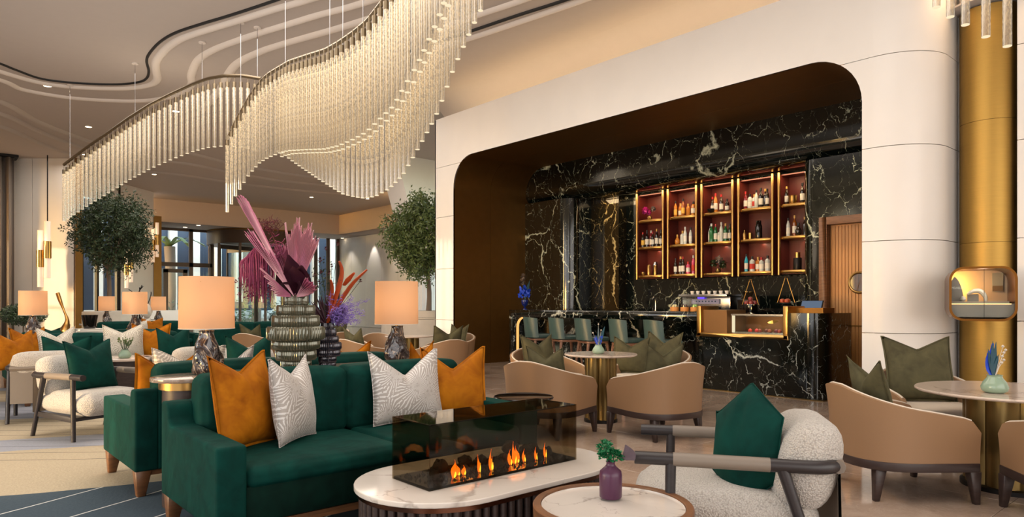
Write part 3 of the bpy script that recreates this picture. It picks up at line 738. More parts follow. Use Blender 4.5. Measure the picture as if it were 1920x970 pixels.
for k in range(7):
    x = onx_y(305+52*k, 41.5); s_ = MB()
    for q in range(160):
        p = Vector((max(-.6, min(.6, random.gauss(0, .35))), random.gauss(0, .2), abs(random.gauss(.6, .4)))); d = Vector((random.uniform(-1, 1), random.uniform(-1, 1), random.uniform(0, 1))).normalized()*.18; e = d.orthogonal().normalized()*.05
        s_.add([p-e, p+d, p+e, p-d*.3], [(0, 1, 2, 3)])
    tag(s_.build('shrub', M['leaf'] if k % 2 else M['leafd'], loc=(x, 41.5, 0)), 'low green shrub outside the far glass front, %s from the left' % ['first', 'second', 'third', 'fourth', 'fifth', 'sixth', 'seventh'][k], 'shrub', 'shrubs outside the glass front')
cr = thing('parked_car', 'pale car parked outside behind the revolving door', 'car', (onx_y(470, 44), 44.5, 0))
MB().box(-2.2, 2.2, -.9, .9, .3, .85).build('body', M['whitepaint'], cr, bevel=.12)
MB().extr([(-1.2, .8), (-.7, 1.4), (.7, 1.4), (1.4, .8)], lambda p: (p[0], -.8, p[1]), lambda p: (p[0], .8, p[1])).build('cabin', M['navy'], cr, bevel=.05)
for x in (-1.4, 1.4): MB().extr([(.33*math.cos(2*PI*k/16), .33+.33*math.sin(2*PI*k/16)) for k in range(16)], lambda p: (x+p[0], -.95, p[1]), lambda p: (x+p[0], -.7, p[1])).build('wheel', M['dark'], cr)

# ================================================================ FURNITURE BUILDERS (all face local -Y)
def cushion_mb(mb, x0, x1, y0, y1, z0, z1, r=.05, puff=.02, n=10):
    """rounded, slightly puffed box"""
    cx, cy, cz = (x0+x1)/2, (y0+y1)/2, (z0+z1)/2; hx, hy, hz = (x1-x0)/2, (y1-y0)/2, (z1-z0)/2
    r = min(r, hx, hy, hz)
    faces = [((1, 0, 0), (0, 1, 0), (0, 0, 1)), ((-1, 0, 0), (0, 0, 1), (0, 1, 0)), ((0, 1, 0), (0, 0, 1), (1, 0, 0)), ((0, -1, 0), (1, 0, 0), (0, 0, 1)), ((0, 0, 1), (1, 0, 0), (0, 1, 0)), ((0, 0, -1), (0, 1, 0), (1, 0, 0))]
    H = Vector((hx, hy, hz))
    def ts(h):
        e = r/h; a = [-1, -1+e*.3, -1+e*.65, -1+e]; m = [-1+e+(2-2*e)*k/5 for k in range(1, 5)]
        return a+m+[-x for x in reversed(a)]
    for nrm_, ua, va in faces:
        nrm_ = Vector(nrm_); ua = Vector(ua); va = Vector(va)
        hu = abs(H.dot(Vector([abs(q) for q in ua]))); hv = abs(H.dot(Vector([abs(q) for q in va])))
        U, V = ts(hu), ts(hv); vs = []
        for a in U:
            for b in V:
                p = nrm_+ua*a+va*b; q = Vector((p.x*hx, p.y*hy, p.z*hz))
                c = Vector((max(-hx+r, min(hx-r, q.x)), max(-hy+r, min(hy-r, q.y)), max(-hz+r, min(hz-r, q.z))))
                d = q-c
                q2 = c+d.normalized()*r if d.length > 1e-9 else q
                pf_ = puff*(1-a**4)*(1-b**4)
                q2 = q2+nrm_*pf_*(1 if d.length > 0 else 0)
                vs.append((cx+q2.x, cy+q2.y, cz+q2.z))
        nv = len(V)
        mb.add(vs, [(i*nv+j, (i+1)*nv+j, (i+1)*nv+j+1, i*nv+j+1) for i in range(len(U)-1) for j in range(nv-1)])
    return mb
def weld(o, d=1e-4):
    bm = bmesh.new(); bm.from_mesh(o.data); bmesh.ops.remove_doubles(bm, verts=bm.verts, dist=d); bmesh.ops.recalc_face_normals(bm, faces=bm.faces); bm.to_mesh(bm_t(o)); bm.free(); return o
def bm_t(o): return o.data

def pillow(label, size, mat, loc, yaw=0, lean=12, roll=0, chop=.22, thick=.17, flange=0, group=None, seed=0, w=None, bpt=0, name='throw_pillow', n=22):
    """square cushion standing on its edge, dented by a karate chop; local -Y is the front"""
    rnd = random.Random(seed); mb = MB(); wd = w or size; asym = rnd.uniform(-.06, .06)
    def outline(u, v):     # u,v in [-1,1] -> x,z of the flat outline
        x = u*wd/2*(1-.07*(1-v*v)); z = (v+1)/2*size
        z -= size*.035*(1-u*u)*(-v if v < 0 else 0)*-1
        if v < 0: z -= bpt*(1-abs(u)**1.1)*(-v)**1.5
        if v > -.4:
            k = ((v+.4)/1.4)**1.6
            z -= chop*size*k*max(0, 1-abs((u-asym)/.95)**1.05)
            x += -k*wd*.03*u*(1-abs(u))*2
        return x, z
    def P(u, v, s):
        x, z = outline(u, v)
        t_ = thick/2*((1-abs(u)**2.6)**.62)*((1-abs(v)**2.6)**.62)
        cr = math.exp(-((u-asym)/.10)**2)*max(0, (v-.1)/.9)*.5
        t_ *= (1-cr)
        t_ += .004*math.sin(7*u+seed)*math.sin(5*v+seed*2)*(1-u*u)*(1-v*v)
        return (x, s*t_, z)
    for s in (-1, 1):
        mb.grid(lambda a, b: P(2*a-1, 2*b-1, s), n, n)
    o = mb.build(name, mat, smooth=True, angle=180); weld(o, 2e-4)
    for p_ in o.data.polygons: p_.use_smooth = True
    o.location = loc; o.rotation_euler = (math.radians(-lean), math.radians(roll), yaw); o.rotation_mode = 'XYZ'
    tag(o, label, 'cushion', group)
    # edge piping
    ed = [outline(-1+2*k/16, -1) for k in range(16)]+[outline(1, -1+2*k/16) for k in range(16)]+[outline(1-2*k/24, 1) for k in range(24)]+[outline(-1, 1-2*k/16) for k in range(16)]
    pm_ = MB()
    if flange:
        cx_, cz_ = 0, size*.45; vs = []; m_ = len(ed)
        for x, z in ed:
            d = Vector((x-cx_, 0, z-cz_)).normalized()
            vs += [(x, -.004, z), (x+d.x*flange, 0, z+d.z*flange), (x, .004, z)]
        fs = []
        for i in range(m_):
            j = (i+1) % m_; fs += [(i*3, j*3, j*3+1, i*3+1), (i*3+1, j*3+1, j*3+2, i*3+2)]
        pm_.add(vs, fs)
    else: pm_.tube([(x, 0, z) for x, z in ed], .0035, 5, closed=True)
    pm_.build('piping', mat, o, smooth=True)
    return o

def make_sofa(label, W, group, mats=('green', 'green2'), z_arm=.585, name='velvet_sofa'):
    D = .96; t_ = thing(name, label, 'sofa', group=group); A, B = M[mats[0]], M[mats[1]]
    yf, yb = -D/2, D/2; aw = .15
    for s in (-1, 1):
        x0, x1 = (W/2-aw, W/2) if s > 0 else (-W/2, -W/2+aw)
        prof = [(yf, .17), (yf, z_arm), (yb-.17, z_arm+.005), (yb-.13, z_arm+.03), (yb-.12, .69), (yb-.09, .715), (yb, .715), (yb, .17)]
        MB().extr(prof, lambda p: (x0, p[0], p[1]), lambda p: (x1, p[0], p[1])).build('arm', A, t_, bevel=.022, seg=3)
    MB().box(-W/2+aw-.01, W/2-aw+.01, yb-.13, yb, .17, .715).build('back_shell', A, t_, bevel=.02, seg=3)
    MB().box(-W/2+aw, W/2-aw, yf+.015, yb-.1, .18, .37).build('base', B, t_, bevel=.015)
    iw = W-2*aw; n = 2
    for k in range(n):
        xa = -iw/2+iw/n*k+.004; xb = xa+iw/n-.008
        m = MB(); cushion_mb(m, xa, xb, yf+.0, yb-.24, .355, .465, .04, .012)
        weld(m.build('seat_cushion', A, t_, smooth=True, angle=180))
        m = MB(); cushion_mb(m, xa, xb, yb-.27, yb-.04, .44, .865, .05, .015)
        weld(m.build('back_cushion', A, t_, smooth=True, angle=180))
    for sx in (-1, 1):
        for sy in (-1, 1):
            l = MB(); x, y = sx*(W/2-.06), sy*(D/2-.06)
            vs = []
            for z, h in ((.175, .05), (.0, .026)):
                dx, dy = (0, 0) if z > .1 else (sx*.012, sy*.012)
                vs += [(x+dx-h, y+dy-h, z), (x+dx+h, y+dy-h, z), (x+dx+h, y+dy+h, z), (x+dx-h, y+dy+h, z)]
            l.add(vs, [(0, 1, 2, 3), (4, 5, 6, 7), (0, 1, 5, 4), (1, 2, 6, 5), (2, 3, 7, 6), (3, 0, 4, 7)])
            l.build('leg', M['legwood'], t_, bevel=.004, seg=1)
    ap = MB(); ap.box(-W/2+.03, W/2-.03, yf+.03, yf+.05, .135, .175).box(-W/2+.03, W/2-.03, yb-.05, yb-.03, .135, .175)
    ap.build('apron', M['legwood'], t_)
    return t_

def make_tub(label, group, name='tub_chair', shell='tan'):
    t_ = thing(name, label, 'armchair', group=group)
    Wd, Dp = .76, .76; th = .045
    def plan(t, o=0):    # t 0..1 around the U, from front left round the back to front right; o = inward offset
        a, b = Wd/2-o, Dp/2-o; s_ = 2*t-1     # -1..1
        straight = .30
        if abs(s_) > 1-straight:
            k = (abs(s_)-(1-straight))/straight; y = -k*(Dp/2-.02); x = a*(1-.05*k)
            return (math.copysign(x, s_), y)
        ang = s_/(1-straight)*PI/2; e = .78
        x = a*abs(math.sin(ang))**e*(1 if ang > 0 else -1); y = b*abs(math.cos(ang))**e
        return (x, y)
    def top(t):
        s_ = abs(2*t-1); h = .735-.20*min(1, max(0, (s_-.05)/.95))**1.05
        if s_ > .93: h -= .07*((s_-.93)/.07)**2
        return h
    N, K = 44, 7; vs = []; sh = MB()
    zb = .265
    rows_ = []
    for i in range(N+1):
        t = i/N; r_o = []; h = top(t)
        for k in range(K+1):
            v = k/K; fl = .0+.035*v*v; x, y = plan(t, -fl*(1-abs(2*t-1)*.6)); r_o.append((x, y, zb+(h-zb)*v))
        x, y = plan(t, th*.5-.03*(1-abs(2*t-1)*.6)); r_o.append((x, y, h+.006))
        for k in range(K, -1, -1):
            v = k/K; fl = .035*v*v; x, y = plan(t, th-fl*(1-abs(2*t-1)*.6)); r_o.append((x, y, zb+(h-zb)*v))
        rows_.append(r_o)
    m = len(rows_[0]); vs = [p for r in rows_ for p in r]
    fs = [(i*m+k, (i+1)*m+k, (i+1)*m+(k+1) % m, i*m+(k+1) % m) for i in range(N) for k in range(m)]
    fs += [tuple(range(m)), tuple(N*m+k for k in range(m))]
    sh.add(vs, fs); sh.build('shell', M[shell], t_, smooth=True, angle=50)
    # piped lighter rim
    rim = MB(); rim.tube([(*plan(i/N, th*.5-.03*(1-abs(2*i/N-1)*.6)), top(i/N)+.004) for i in range(1, N)], .008, 6); rim.build('rim_piping', M['cream'] if shell == 'tan' else M[shell], t_, smooth=True)
    def dpoly(o, yf): return [plan(i/24, o) for i in range(25)]
    def clipf(pts, yf): return [(x, max(y, yf)) for x, y in pts]
    b = MB(); b.prism(clipf(dpoly(th+.005, 0), -.37), .265, .355); b.build('seat_base', M['cream'], t_, bevel=.012)
    c = MB(); c.prism(clipf(dpoly(th+.01, 0), -.40), .358, .46); c.build('seat_cushion', M['cream'], t_, bevel=.035, seg=4)
    f = MB(); f.prism(dpoly(-.006, 0), .208, .266); f.build('plinth', M['darkwood'], t_, bevel=.006)
    for sx in (-1, 1):
        for y, dy in ((-.33, -.01), (.24, .03)):
            l = MB(); x = sx*(.335 if y < 0 else .27); vs_ = []
            for z, h in ((.212, .036), (.11, .027), (.0, .018)):
                q = (1-z/.212); xx = x+sx*.018*q; yy = y+dy*q
                vs_ += [(xx-h, yy-h, z), (xx+h, yy-h, z), (xx+h, yy+h, z), (xx-h, yy+h, z)]
            l.add(vs_, [(0, 1, 2, 3), (8, 9, 10, 11)]+[(j*4+k, j*4+(k+1) % 4, j*4+4+(k+1) % 4, j*4+4+k) for j in (0, 1) for k in range(4)])
            l.build('leg', M['darkwood'], t_, bevel=.004, seg=1)
    return t_

def make_armchair(label, group, name='lounge_armchair'):
    t_ = thing(name, label, 'armchair', group=group)
    ax = .355; za = .60
    for s in (-1, 1):
        MB().tube([(s*ax, -.46, za), (s*ax, -.29, za)], .029, 14).build('arm_front', M['blackwood'], t_, smooth=True)
        MB().tube([(s*ax, -.29, za), (s*ax, .12, za-.004)], .031, 14).build('arm_wrap', M['taupe'], t_, smooth=True)
        pth = smooth_path([(s*ax, .12, za-.004), (s*ax, .27, za-.006), (s*(ax-.012), .345, za-.006), (s*(ax-.06), .40, za-.006)], 5)
        MB().tube(pth, .030, 12).build('arm_back', M['blackwood'], t_, smooth=True)
        MB().tube([(s*ax, -.30, za-.01), (s*(ax), -.31, 0)], [.024, .020], 10).build('leg', M['blackwood'], t_, smooth=True)
        MB().tube([(s*ax, .17, za-.01), (s*(ax+.0), .36, 0)], [.026, .020], 10).build('leg', M['blackwood'], t_, smooth=True)
        MB().obox((s*(ax-.01), -.30, .20), (s*(ax-.01), .29, .22), .03, .05).build('side_rail', M['blackwood'], t_, bevel=.006)
    MB().obox((-ax, -.27, .20), (ax, -.27, .20), .05, .035).build('front_rail', M['blackwood'], t_, bevel=.006)
    # leather sling back
    sg = MB(); N = 12
    def bp(u, z, o):
        x = (2*u-1)*(ax-.03); y = .405+.03*(1-(2*u-1)**2)-(z-.3)*.02+o; return (x, y, z)
    for o in (0, .012): sg.grid(lambda u, v: bp(u, .22+.40*v, o), N, 4)
    sg.build('sling_back', M['taupe'], t_, smooth=True)
    MB().tube([bp(k/N, za-.006, .004) for k in range(N+1)], .03, 8).build('back_rail', M['taupe'], t_, smooth=True)
    m = MB(); cushion_mb(m, -.325, .325, -.46, .33, .235, .43, .085, .02); weld(m.build('seat_cushion', M['boucle'], t_, smooth=True, angle=180))
    # thick rolled back cushion
    bc = MB()
    def bk(a, b):
        x = (2*a-1)*.34; sx_ = (1-abs(2*a-1)**5)**.4 if abs(2*a-1) < 1 else 0
        an = 2*PI*b; cy, cz = .30+.0*x, .565; ry, rz = .14, .205
        c, s_ = math.cos(an), math.sin(an)
        yy = ry*math.copysign(abs(c)**.75, c)*sx_; zz = rz*math.copysign(abs(s_)**.75, s_)*(.35+.65*sx_)
        return (x, cy+yy+(zz)*.22, cz+zz)
    bc.grid(bk, 20, 26); weld(bc.build('back_cushion', M['boucle'], t_, smooth=True, angle=180))
    return t_

def make_stool(label, group):
    t_ = thing('bar_stool', label, 'bar stool', group=group)
    m = MB(); cushion_mb(m, -.21, .21, -.23, .17, .66, .735, .03, .01); weld(m.build('seat', M['leather_teal'], t_, smooth=True, angle=180))
    b = MB()
    def fp(u, v, o):
        s_ = 2*u-1; z = .68+.37*v*(1-.06*s_*s_); half = .24-.02*v
        x = half*math.sin(s_*1.25)/math.sin(1.25); y = .17+.05*v+.06-(.10+.03*v)*(1-math.cos(s_*1.25))*1.6+o*math.cos(s_); return (x-o*math.sin(s_)*0, y, z)
    for o in (0, .035): b.grid(lambda u, v: fp(u, v, o), 16, 5)
    vs = [fp(k/16, 1, 0) for k in range(17)]+[fp(k/16, 1, .035) for k in range(17)]; b.add(vs, [(k, k+1, 18+k, 17+k) for k in range(16)])
    b.build('backrest', M['leather_teal'], t_, smooth=True)
    f = MB(); f.prism(rrect(-.215, .215, -.225, .19, .06), .625, .662); f.build('seat_frame', M['stoolwood'], t_, bevel=.008)
    for sx in (-1, 1):
        for y0, y1 in ((-.19, -.24), (.15, .22)):
            MB().tube(smooth_path([(sx*.17, y0, .64), (sx*.195, (y0+y1)/2, .42), (sx*.215, y1, 0)], 3), [.03, .028, .024, .022, .019, .016, .015], 8).build('leg', M['stoolwood'], t_, smooth=True)
    r = MB(); c = [(-.205, -.225, .24), (.205, -.225, .24), (.205, .19, .24), (-.205, .19, .24)]
    for i in range(4): r.tube([c[i], c[(i+1) % 4]], .009, 6)
    r.build('foot_rail', M['brassd'], t_)
    return t_

def make_lamp(label, group, shade_w=.345, base_h=.29, seed=0, watt=9):
    t_ = thing('table_lamp', label, 'table lamp', group=group)
    prof = [(0, .0), (.075, .002), (.092, .03), (.097, .07), (.088, .13), (.068, .19), (.05, .24), (.043, base_h-.015), (.046, base_h), (.0, base_h)]
    mb = MB(); n = 40; vs = []; P_ = [p for p in prof]
    pr_ = []
    for (r0, z0), (r1, z1) in zip(P_[:-1], P_[1:]):
        for k in range(3): pr_.append((r0+(r1-r0)*k/3, z0+(z1-z0)*k/3))
    pr_.append(P_[-1])
    for r, z in pr_:
        for i in range(n):
            a = 2*PI*i/n; w_ = 1+.10*math.sin(3*a+z*22+seed)+.05*math.sin(5*a-z*35+seed)
            vs.append((r*w_*math.cos(a), r*w_*math.sin(a), z))
    fs = [(k*n+i, k*n+(i+1) % n, (k+1)*n+(i+1) % n, (k+1)*n+i) for k in range(len(pr_)-1) for i in range(n)]
    mb.add(vs, fs); mb.build('base', M['lampglass'], t_, smooth=True, angle=180)
    MB().lathe([(.012, base_h), (.012, base_h+.05)], n=12).build('neck', M['brass'], t_)
    zs = base_h+.012; h = shade_w*.99
    s_ = MB(); R_ = shade_w/2
    s_.lathe([(R_, zs), (R_*.985, zs+h)], n=48, cap=False); s_.build('lamp_shade', M['shade'], t_, smooth=True)
    MB().tube([(R_*math.cos(2*PI*k/40), R_*math.sin(2*PI*k/40), zs) for k in range(40)], .0025, 4, closed=True).build('shade_trim', M['paper'], t_)
    sp = MB()
    for a in (0, 2*PI/3, 4*PI/3): sp.tube([(0, 0, zs+.05), (R_*.99*math.cos(a), R_*.99*math.sin(a), zs+h*.9)], .002, 4)
    sp.build('shade_spider', M['brass'], t_)
    MB().lathe([(.0, zs+.06), (.028, zs+.08), (.03, zs+.11), (.0, zs+.15)], n=12, cap=False).build('bulb', M['rodtip'], t_)
    t_['watt'] = watt
    return t_
def lamp_light(t_, z=.46, e=9):
    light('lamp_glow', 'POINT', Vector(t_.location)+Vector((0, 0, z)), e, (1, .70, .42), size=.05)

# ================================================================ SEATING GROUP (near)
carpet = tag(MB().prism([(-5.9, 2.0), (3.75, 2.0), (3.75, 12.9), (-5.9, 12.9)], 0, .012).build('carpet', M['carpet']), 'large blue, grey and cream carpet with thin curved line pattern', 'carpet')
XS0, XS1 = 1.11, 3.25; XC = (XS0+XS1)/2; SW = XS1-XS0
sofa = make_sofa('emerald velvet two-seat sofa in front with amber and silver cushions', SW, 'green velvet sofas')
sofa.location = (XC, 3.90, .012)
sofa2 = dup(sofa, 'emerald velvet sofa back to back with the front sofa, behind the marble console', (XC, 5.50, .012), PI)
sofa3 = dup(sofa, 'green velvet sofa facing the camera in the second row, silver and amber cushions', (XC-.05, 10.85, .012), 0)
sofa4 = dup(sofa, 'green velvet sofa turned away in the second row behind its lamps', (XC-.05, 12.50, .012), PI)
sofa5 = dup(sofa, 'dark green sofa facing the camera in the farthest row', (4.15, 17.7, 0), 0)
sofa6 = dup(sofa, 'green sofa end by the glass screen in the farthest row', (6.0, 16.2, 0), PI)
sofa7 = dup(sofa, 'green velvet sofa cut by the left edge of the picture', (-.95, 9.95, .012), 0)
# pillows on the front sofa
seat = .475+.012
def pl_at(label, px, py, y, size, mat, yaw, **kw):
    """cushion whose bottom centre stands at height z on the line y"""
    z = kw.pop('z', seat); u = (px-960)/FPX; t_ = y/(FY+u*RY)
    return pillow(label, size, M[mat], (t_*(FX+u*RX), y, z), yaw, **kw)
pl_at('amber velvet cushion at the left end of the front sofa', 470, 0, 3.90, .53, 'orange', math.radians(30), lean=10, chop=.22, thick=.2, flange=.014, seed=1, w=.46)
pl_at('silver burst-patterned cushion second from the left on the front sofa', 560, 0, 3.88, .50, 'silver', math.radians(38), lean=8, chop=.25, thick=.17, seed=2, w=.44)
pl_at('silver burst-patterned cushion beside the amber one at the right of the front sofa', 768, 0, 3.95, .50, 'silver', math.radians(-8), lean=12, chop=.36, thick=.15, seed=3, w=.52)
pl_at('amber velvet cushion at the right end of the front sofa', 852, 0, 3.93, .50, 'orange', math.radians(-30), lean=12, chop=.34, thick=.17, flange=.014, seed=4, w=.46)
# console between the two sofas
co = thing('console_table', 'narrow marble console with brass rim between the two front sofas', 'console table', (XC, 4.70, 0))
def race(x0, x1, r, n=14):
    return [(x1+r*math.cos(a), r*math.sin(a)) for a in [-PI/2+PI*k/n for k in range(n+1)]]+[(x0+r*math.cos(a), r*math.sin(a)) for a in [PI/2+PI*k/n for k in range(n+1)]]
cw = SW/2-.14
MB().prism(race(-cw+.1, cw-.1, .22), .805, .83).build('table_top', pale_marble('agate_console_top', '#8C7A6C', '#E0D5C8', .08, 9), co, bevel=.004)
MB().prism(race(-cw+.1, cw-.1, .17), .755, .805).build('brass_rim', M['brass'], co, smooth=True)
MB().prism(race(-cw+.1, cw-.1, .15), 0.012, .755).build('pedestal', M['darkwood'], co, smooth=True)
lamp1 = make_lamp('large table lamp with cream drum shade and smoky glass base, left on front console', 'table lamps with smoky glass bases')
lamp1.location = ray(388, 4.55, .83); lamp1.location.z = .831
p = ray(740, 5.52, 0); lamp2 = dup(lamp1, 'table lamp with glowing cream shade right of the tall ribbed vase', (p.x, 4.74, .831), 1.0)
C2Y = 11.68
co2 = thing('console_table', 'dark console between the second-row sofas carrying two lamps', 'console table', (XC-.05, C2Y, 0))
MB().prism(race(-cw+.1, cw-.1, .20), .80, .83).build('table_top', M['cmarble'], co2)
MB().prism(race(-cw+.1, cw-.1, .16), 0.012, .80).build('pedestal', M['darkwood'], co2, smooth=True)
p = ray(62, 1); t_ = C2Y/p.y; lamp3 = dup(lamp1, 'table lamp in front of the left cream wall, beside the gold sculpture', (p.x*t_, C2Y, .831), 2)
p = ray(253, 1); t_ = C2Y/p.y; lamp4 = dup(lamp1, 'table lamp in the second row below the olive tree', (p.x*t_, C2Y, .831), 3)
co3 = thing('console_table', 'long side table in the farthest row under two small lamps', 'console table', (4.1, 18.6, 0))
MB().box(-1.1, 1.1, -.25, .25, .78, .82).build('table_top', M['cmarble'], co3, bevel=.005); MB().box(-1, 1, -.18, .18, 0, .78).build('pedestal', M['darkwood'], co3)
p = ray(200, 1); t_ = 18.6/p.y; lamp5 = dup(lamp1, 'small far table lamp left of the stone head', (p.x*t_, 18.6, .821), 4)
p = ray(297, 1); t_ = 18.6/p.y; lamp6 = dup(lamp1, 'small far table lamp beside the glass screen', (p.x*t_, 18.6, .821), 5)
for l_ in (lamp1, lamp2, lamp3, lamp4, lamp5, lamp6): lamp_light(l_, e=1.1)
# pillows on the second sofa (seen over its back)
B2 = .487
pl_at('amber cushion leaning in the corner of the sofa behind the console', 312, 0, 5.33, .47, 'orange', math.radians(190), lean=8, chop=.34, thick=.15, flange=.014, seed=5)
pl_at('silver cushion peeping out beside the left lamp base', 352, 0, 5.40, .50, 'silverw', math.radians(175), lean=8, chop=.25, seed=6)
pl_at('silver cushion just right of the left lamp base', 428, 0, 5.36, .50, 'silver', math.radians(170), lean=10, chop=.30, seed=7, w=.34)
pl_at('amber cushion behind the small dark vase', 650, 0, 5.36, .50, 'orange', math.radians(165), lean=10, chop=.30, seed=8, w=.38)
pl_at('amber cushion peeping out right of the right lamp base', 778, 0, 5.22, .47, 'orange', math.radians(200), lean=10, chop=.35, flange=.014, seed=9, w=.34)
# armchairs between the rows
arm1 = make_armchair('cream boucle armchair with emerald cushion on the left carpet, seen from its side', 'boucle armchairs with tubular wooden arms')
arm1.location = (1.36, 7.86, .012); arm1.rotation_euler.z = face_to(.36, -.93)
arm2 = dup(arm1, 'pale armchair at the far left seen from behind', (1.20, 9.28, .012), face_to(.20, .97))
arm3 = dup(arm1, 'pale grey armchair seen from behind left of the big lamp base', (2.62, 9.05, .012), face_to(-.1, 1))
arm4 = dup(arm1, 'cream armchair with emerald cushion right of the big lamp base', (2.86, 7.75, .012), face_to(-.25, -.97))
AF = dup(arm1, 'foreground boucle armchair with emerald cushion and black tubular arms', (3.03, 1.80, 0), face_to(-.58, .81))
def pil(label, loc, size, mat, yaw, **kw): return pillow(label, size, M[mat], loc, yaw, **kw)
f1 = face_to(.36, -.93)
pil('emerald velvet cushion on the left boucle armchair', (1.38, 7.80, .45), .50, 'green', f1+.1, lean=14, chop=.22, thick=.16, seed=11)
pil('emerald cushion on the far left armchair seen over its back', (1.35, 9.18, .46), .48, 'green', face_to(.2, .97), lean=10, chop=.24, seed=12)
p = ray(458, 1); pil('emerald velvet cushion standing between the lamp and the tall vase', (2.84, 7.62, .45), .50, 'green', face_to(-.1, -1), lean=10, chop=.30, seed=13)
p = ray(350, 9.6); pil('emerald cushion on the pale armchair left of the lamp shade', (p.x-.15, p.y, .52), .45, 'green', .1, lean=10, chop=.28, seed=14)
# the emerald cushion on the foreground armchair, standing on one corner
fd = Vector((-.58, .81, 0)); wd_ = Vector((.81, .58, 0))
cp_ = Vector((3.03, 1.80, 0))
gp = pil('emerald velvet cushion standing on its corner on the foreground armchair', cp_-fd*.02-wd_*.10+Vector((RX*.02, RY*.02, .49)), .28, 'green', face_to(-.58, .81)+.80, lean=10, roll=-3, chop=-.55, bpt=.15, w=.39, thick=.17, seed=15)
# low round table with vase in the left group
def side_table(label, loc, r, h, top, base, name='side_table', rim=None, br=None):
    t_ = thing(name, label, 'side table', loc)
    MB().lathe([(r, h-.03), (r, h)], n=40).build('table_top', M[top], t_, bevel=.004)
    MB().lathe([(br or r*.8, 0), (br or r*.8, h-.03)], n=32).build('drum_base', M[base], t_, smooth=True)
    return t_
p = ray(237, 8.45); tl = side_table('low round table with pale marble top between the left armchairs', (p.x, p.y+.05, .012), .36, .62, 'cmarble', 'darkwood', name='coffee_table', br=.30)
TL = p

# ================================================================ FIRE TABLE AND FOREGROUND TABLE
ft = thing('fire_table', 'racetrack-shaped coffee table with white marble top and fluted dark base', 'coffee table', (2.315, 2.81, 0))
ZT_ = .42
MB().prism(race(-.335, .335, .41, 24), ZT_-.025, ZT_).build('table_top', M['wmarble'], ft, bevel=.005, seg=3)
MB().prism(race(-.335, .335, .395, 24), ZT_-.05, ZT_-.027).build('bronze_rim', brass('copper_rim', '#6E4A3A', .25), ft, smooth=True)
MB().prism(race(-.335, .335, .35, 24), 0, ZT_-.05).build('core', M['darkwood'], ft, smooth=True)
# flutes, one piece each around the racetrack
per = race(-.335, .335, .368, 40); L = []; tot = 0
for i in range(len(per)):
    a = Vector(per[i]); b = Vector(per[(i+1) % len(per)]); L.append((tot, a, b)); tot += (b-a).length
nf = 72; fl0 = None
for k in range(nf):
    s_ = tot*k/nf
    for d0, a, b in L:
        if d0 <= s_ <= d0+(b-a).length+1e-9:
            q = a+(b-a)*((s_-d0)/max(1e-9, (b-a).length)); d = (b-a).normalized(); break
    if fl0 is None:
        fl0 = MB().lathe([(.0185, .01), (.0185, ZT_-.052)], n=10).build('flute', M['darkwood'], ft, smooth=True); fl0.location = (q.x, q.y, 0)
    else:
        c = fl0.copy(); link(c, ft); c.location = (q.x, q.y, 0)
fp = thing('table_fireplace', 'smoked glass box fireplace with flames and dark rocks on the marble table', 'fireplace', (2.318, 2.815, ZT_+.001))
gx, gy, gh = .493, .157, .305
MB().box(-gx, gx, -gy, gy, 0, .012).build('ember_tray', M['blacklac'], fp)
th_ = .006
for nm, b in (('front', (-gx, gx, -gy-th_, -gy, 0, gh)), ('back', (-gx, gx, gy, gy+th_, 0, gh)), ('left', (-gx-th_, -gx, -gy-th_, gy+th_, 0, gh)), ('right', (gx, gx+th_, -gy-th_, gy+th_, 0, gh)), ('top', (-gx-th_, gx+th_, -gy-th_, gy+th_, gh, gh+th_))):
    MB().box(*b).build('glass_pane', M['tintglass'], fp)
eg = MB()
for z in (gh+.003,):
    for a, b in (((-gx, -gy), (gx, -gy)), ((gx, -gy), (gx, gy)), ((gx, gy), (-gx, gy)), ((-gx, gy), (-gx, -gy))): eg.obox((a[0], a[1], z), (b[0], b[1], z), .004, .004)
eg.build('edge_seal', M['dark'], fp)
gb = MB(); rnd = random.Random(5)
for k in range(420):
    x, y = rnd.uniform(-gx+.02, gx-.02), rnd.uniform(-gy+.015, gy-.015); s_ = rnd.uniform(.004, .010)
    gb.add([(x-s_, y, .012), (x, y-s_, .012), (x+s_, y, .012), (x, y+s_, .012), (x, y, .012+s_*1.4)], [(0, 1, 4), (1, 2, 4), (2, 3, 4), (3, 0, 4)])
gb.build('gravel', M['rock'], fp)['kind'] = 'stuff'
def rock(parent, loc, r, seed, name='lava_rock'):
    rn = random.Random(seed); mb = MB(); n, m = 14, 10; k_ = [(rn.uniform(2, 5), rn.uniform(0, 6), rn.uniform(2, 5), rn.uniform(0, 6)) for _ in range(4)]
    def f(u, v):
        a = 2*PI*u; b = PI*v-PI/2; w_ = 1+sum(.09*math.sin(p1*a+p2)*math.sin(p3*b+p4) for p1, p2, p3, p4 in k_)+.05*math.sin(11*a)*math.sin(9*b)
        return (r*w_*math.cos(a)*math.cos(b)*1.1, r*w_*math.sin(a)*math.cos(b)*.8, r*w_*math.sin(b)*.85)
    mb.grid(f, n, m, cu=True); o = mb.build(name, M['rock'], parent, loc=loc); return o
for k, (x, y, r, z) in enumerate(((-.30, .03, .042, .05), (-.12, .06, .038, .045), (-.2, -.04, .03, .03), (-.02, .05, .035, .035), (.10, .0, .036, .035), (.20, .06, .048, .07), (.30, .05, .036, .045), (.37, .06, .04, .04), (.02, -.05, .032, .03), (.26, -.03, .03, .03), (-.38, -.02, .03, .03), (.42, -.01, .032, .03))):
    rock(fp, (x, y, z), r, k+20)
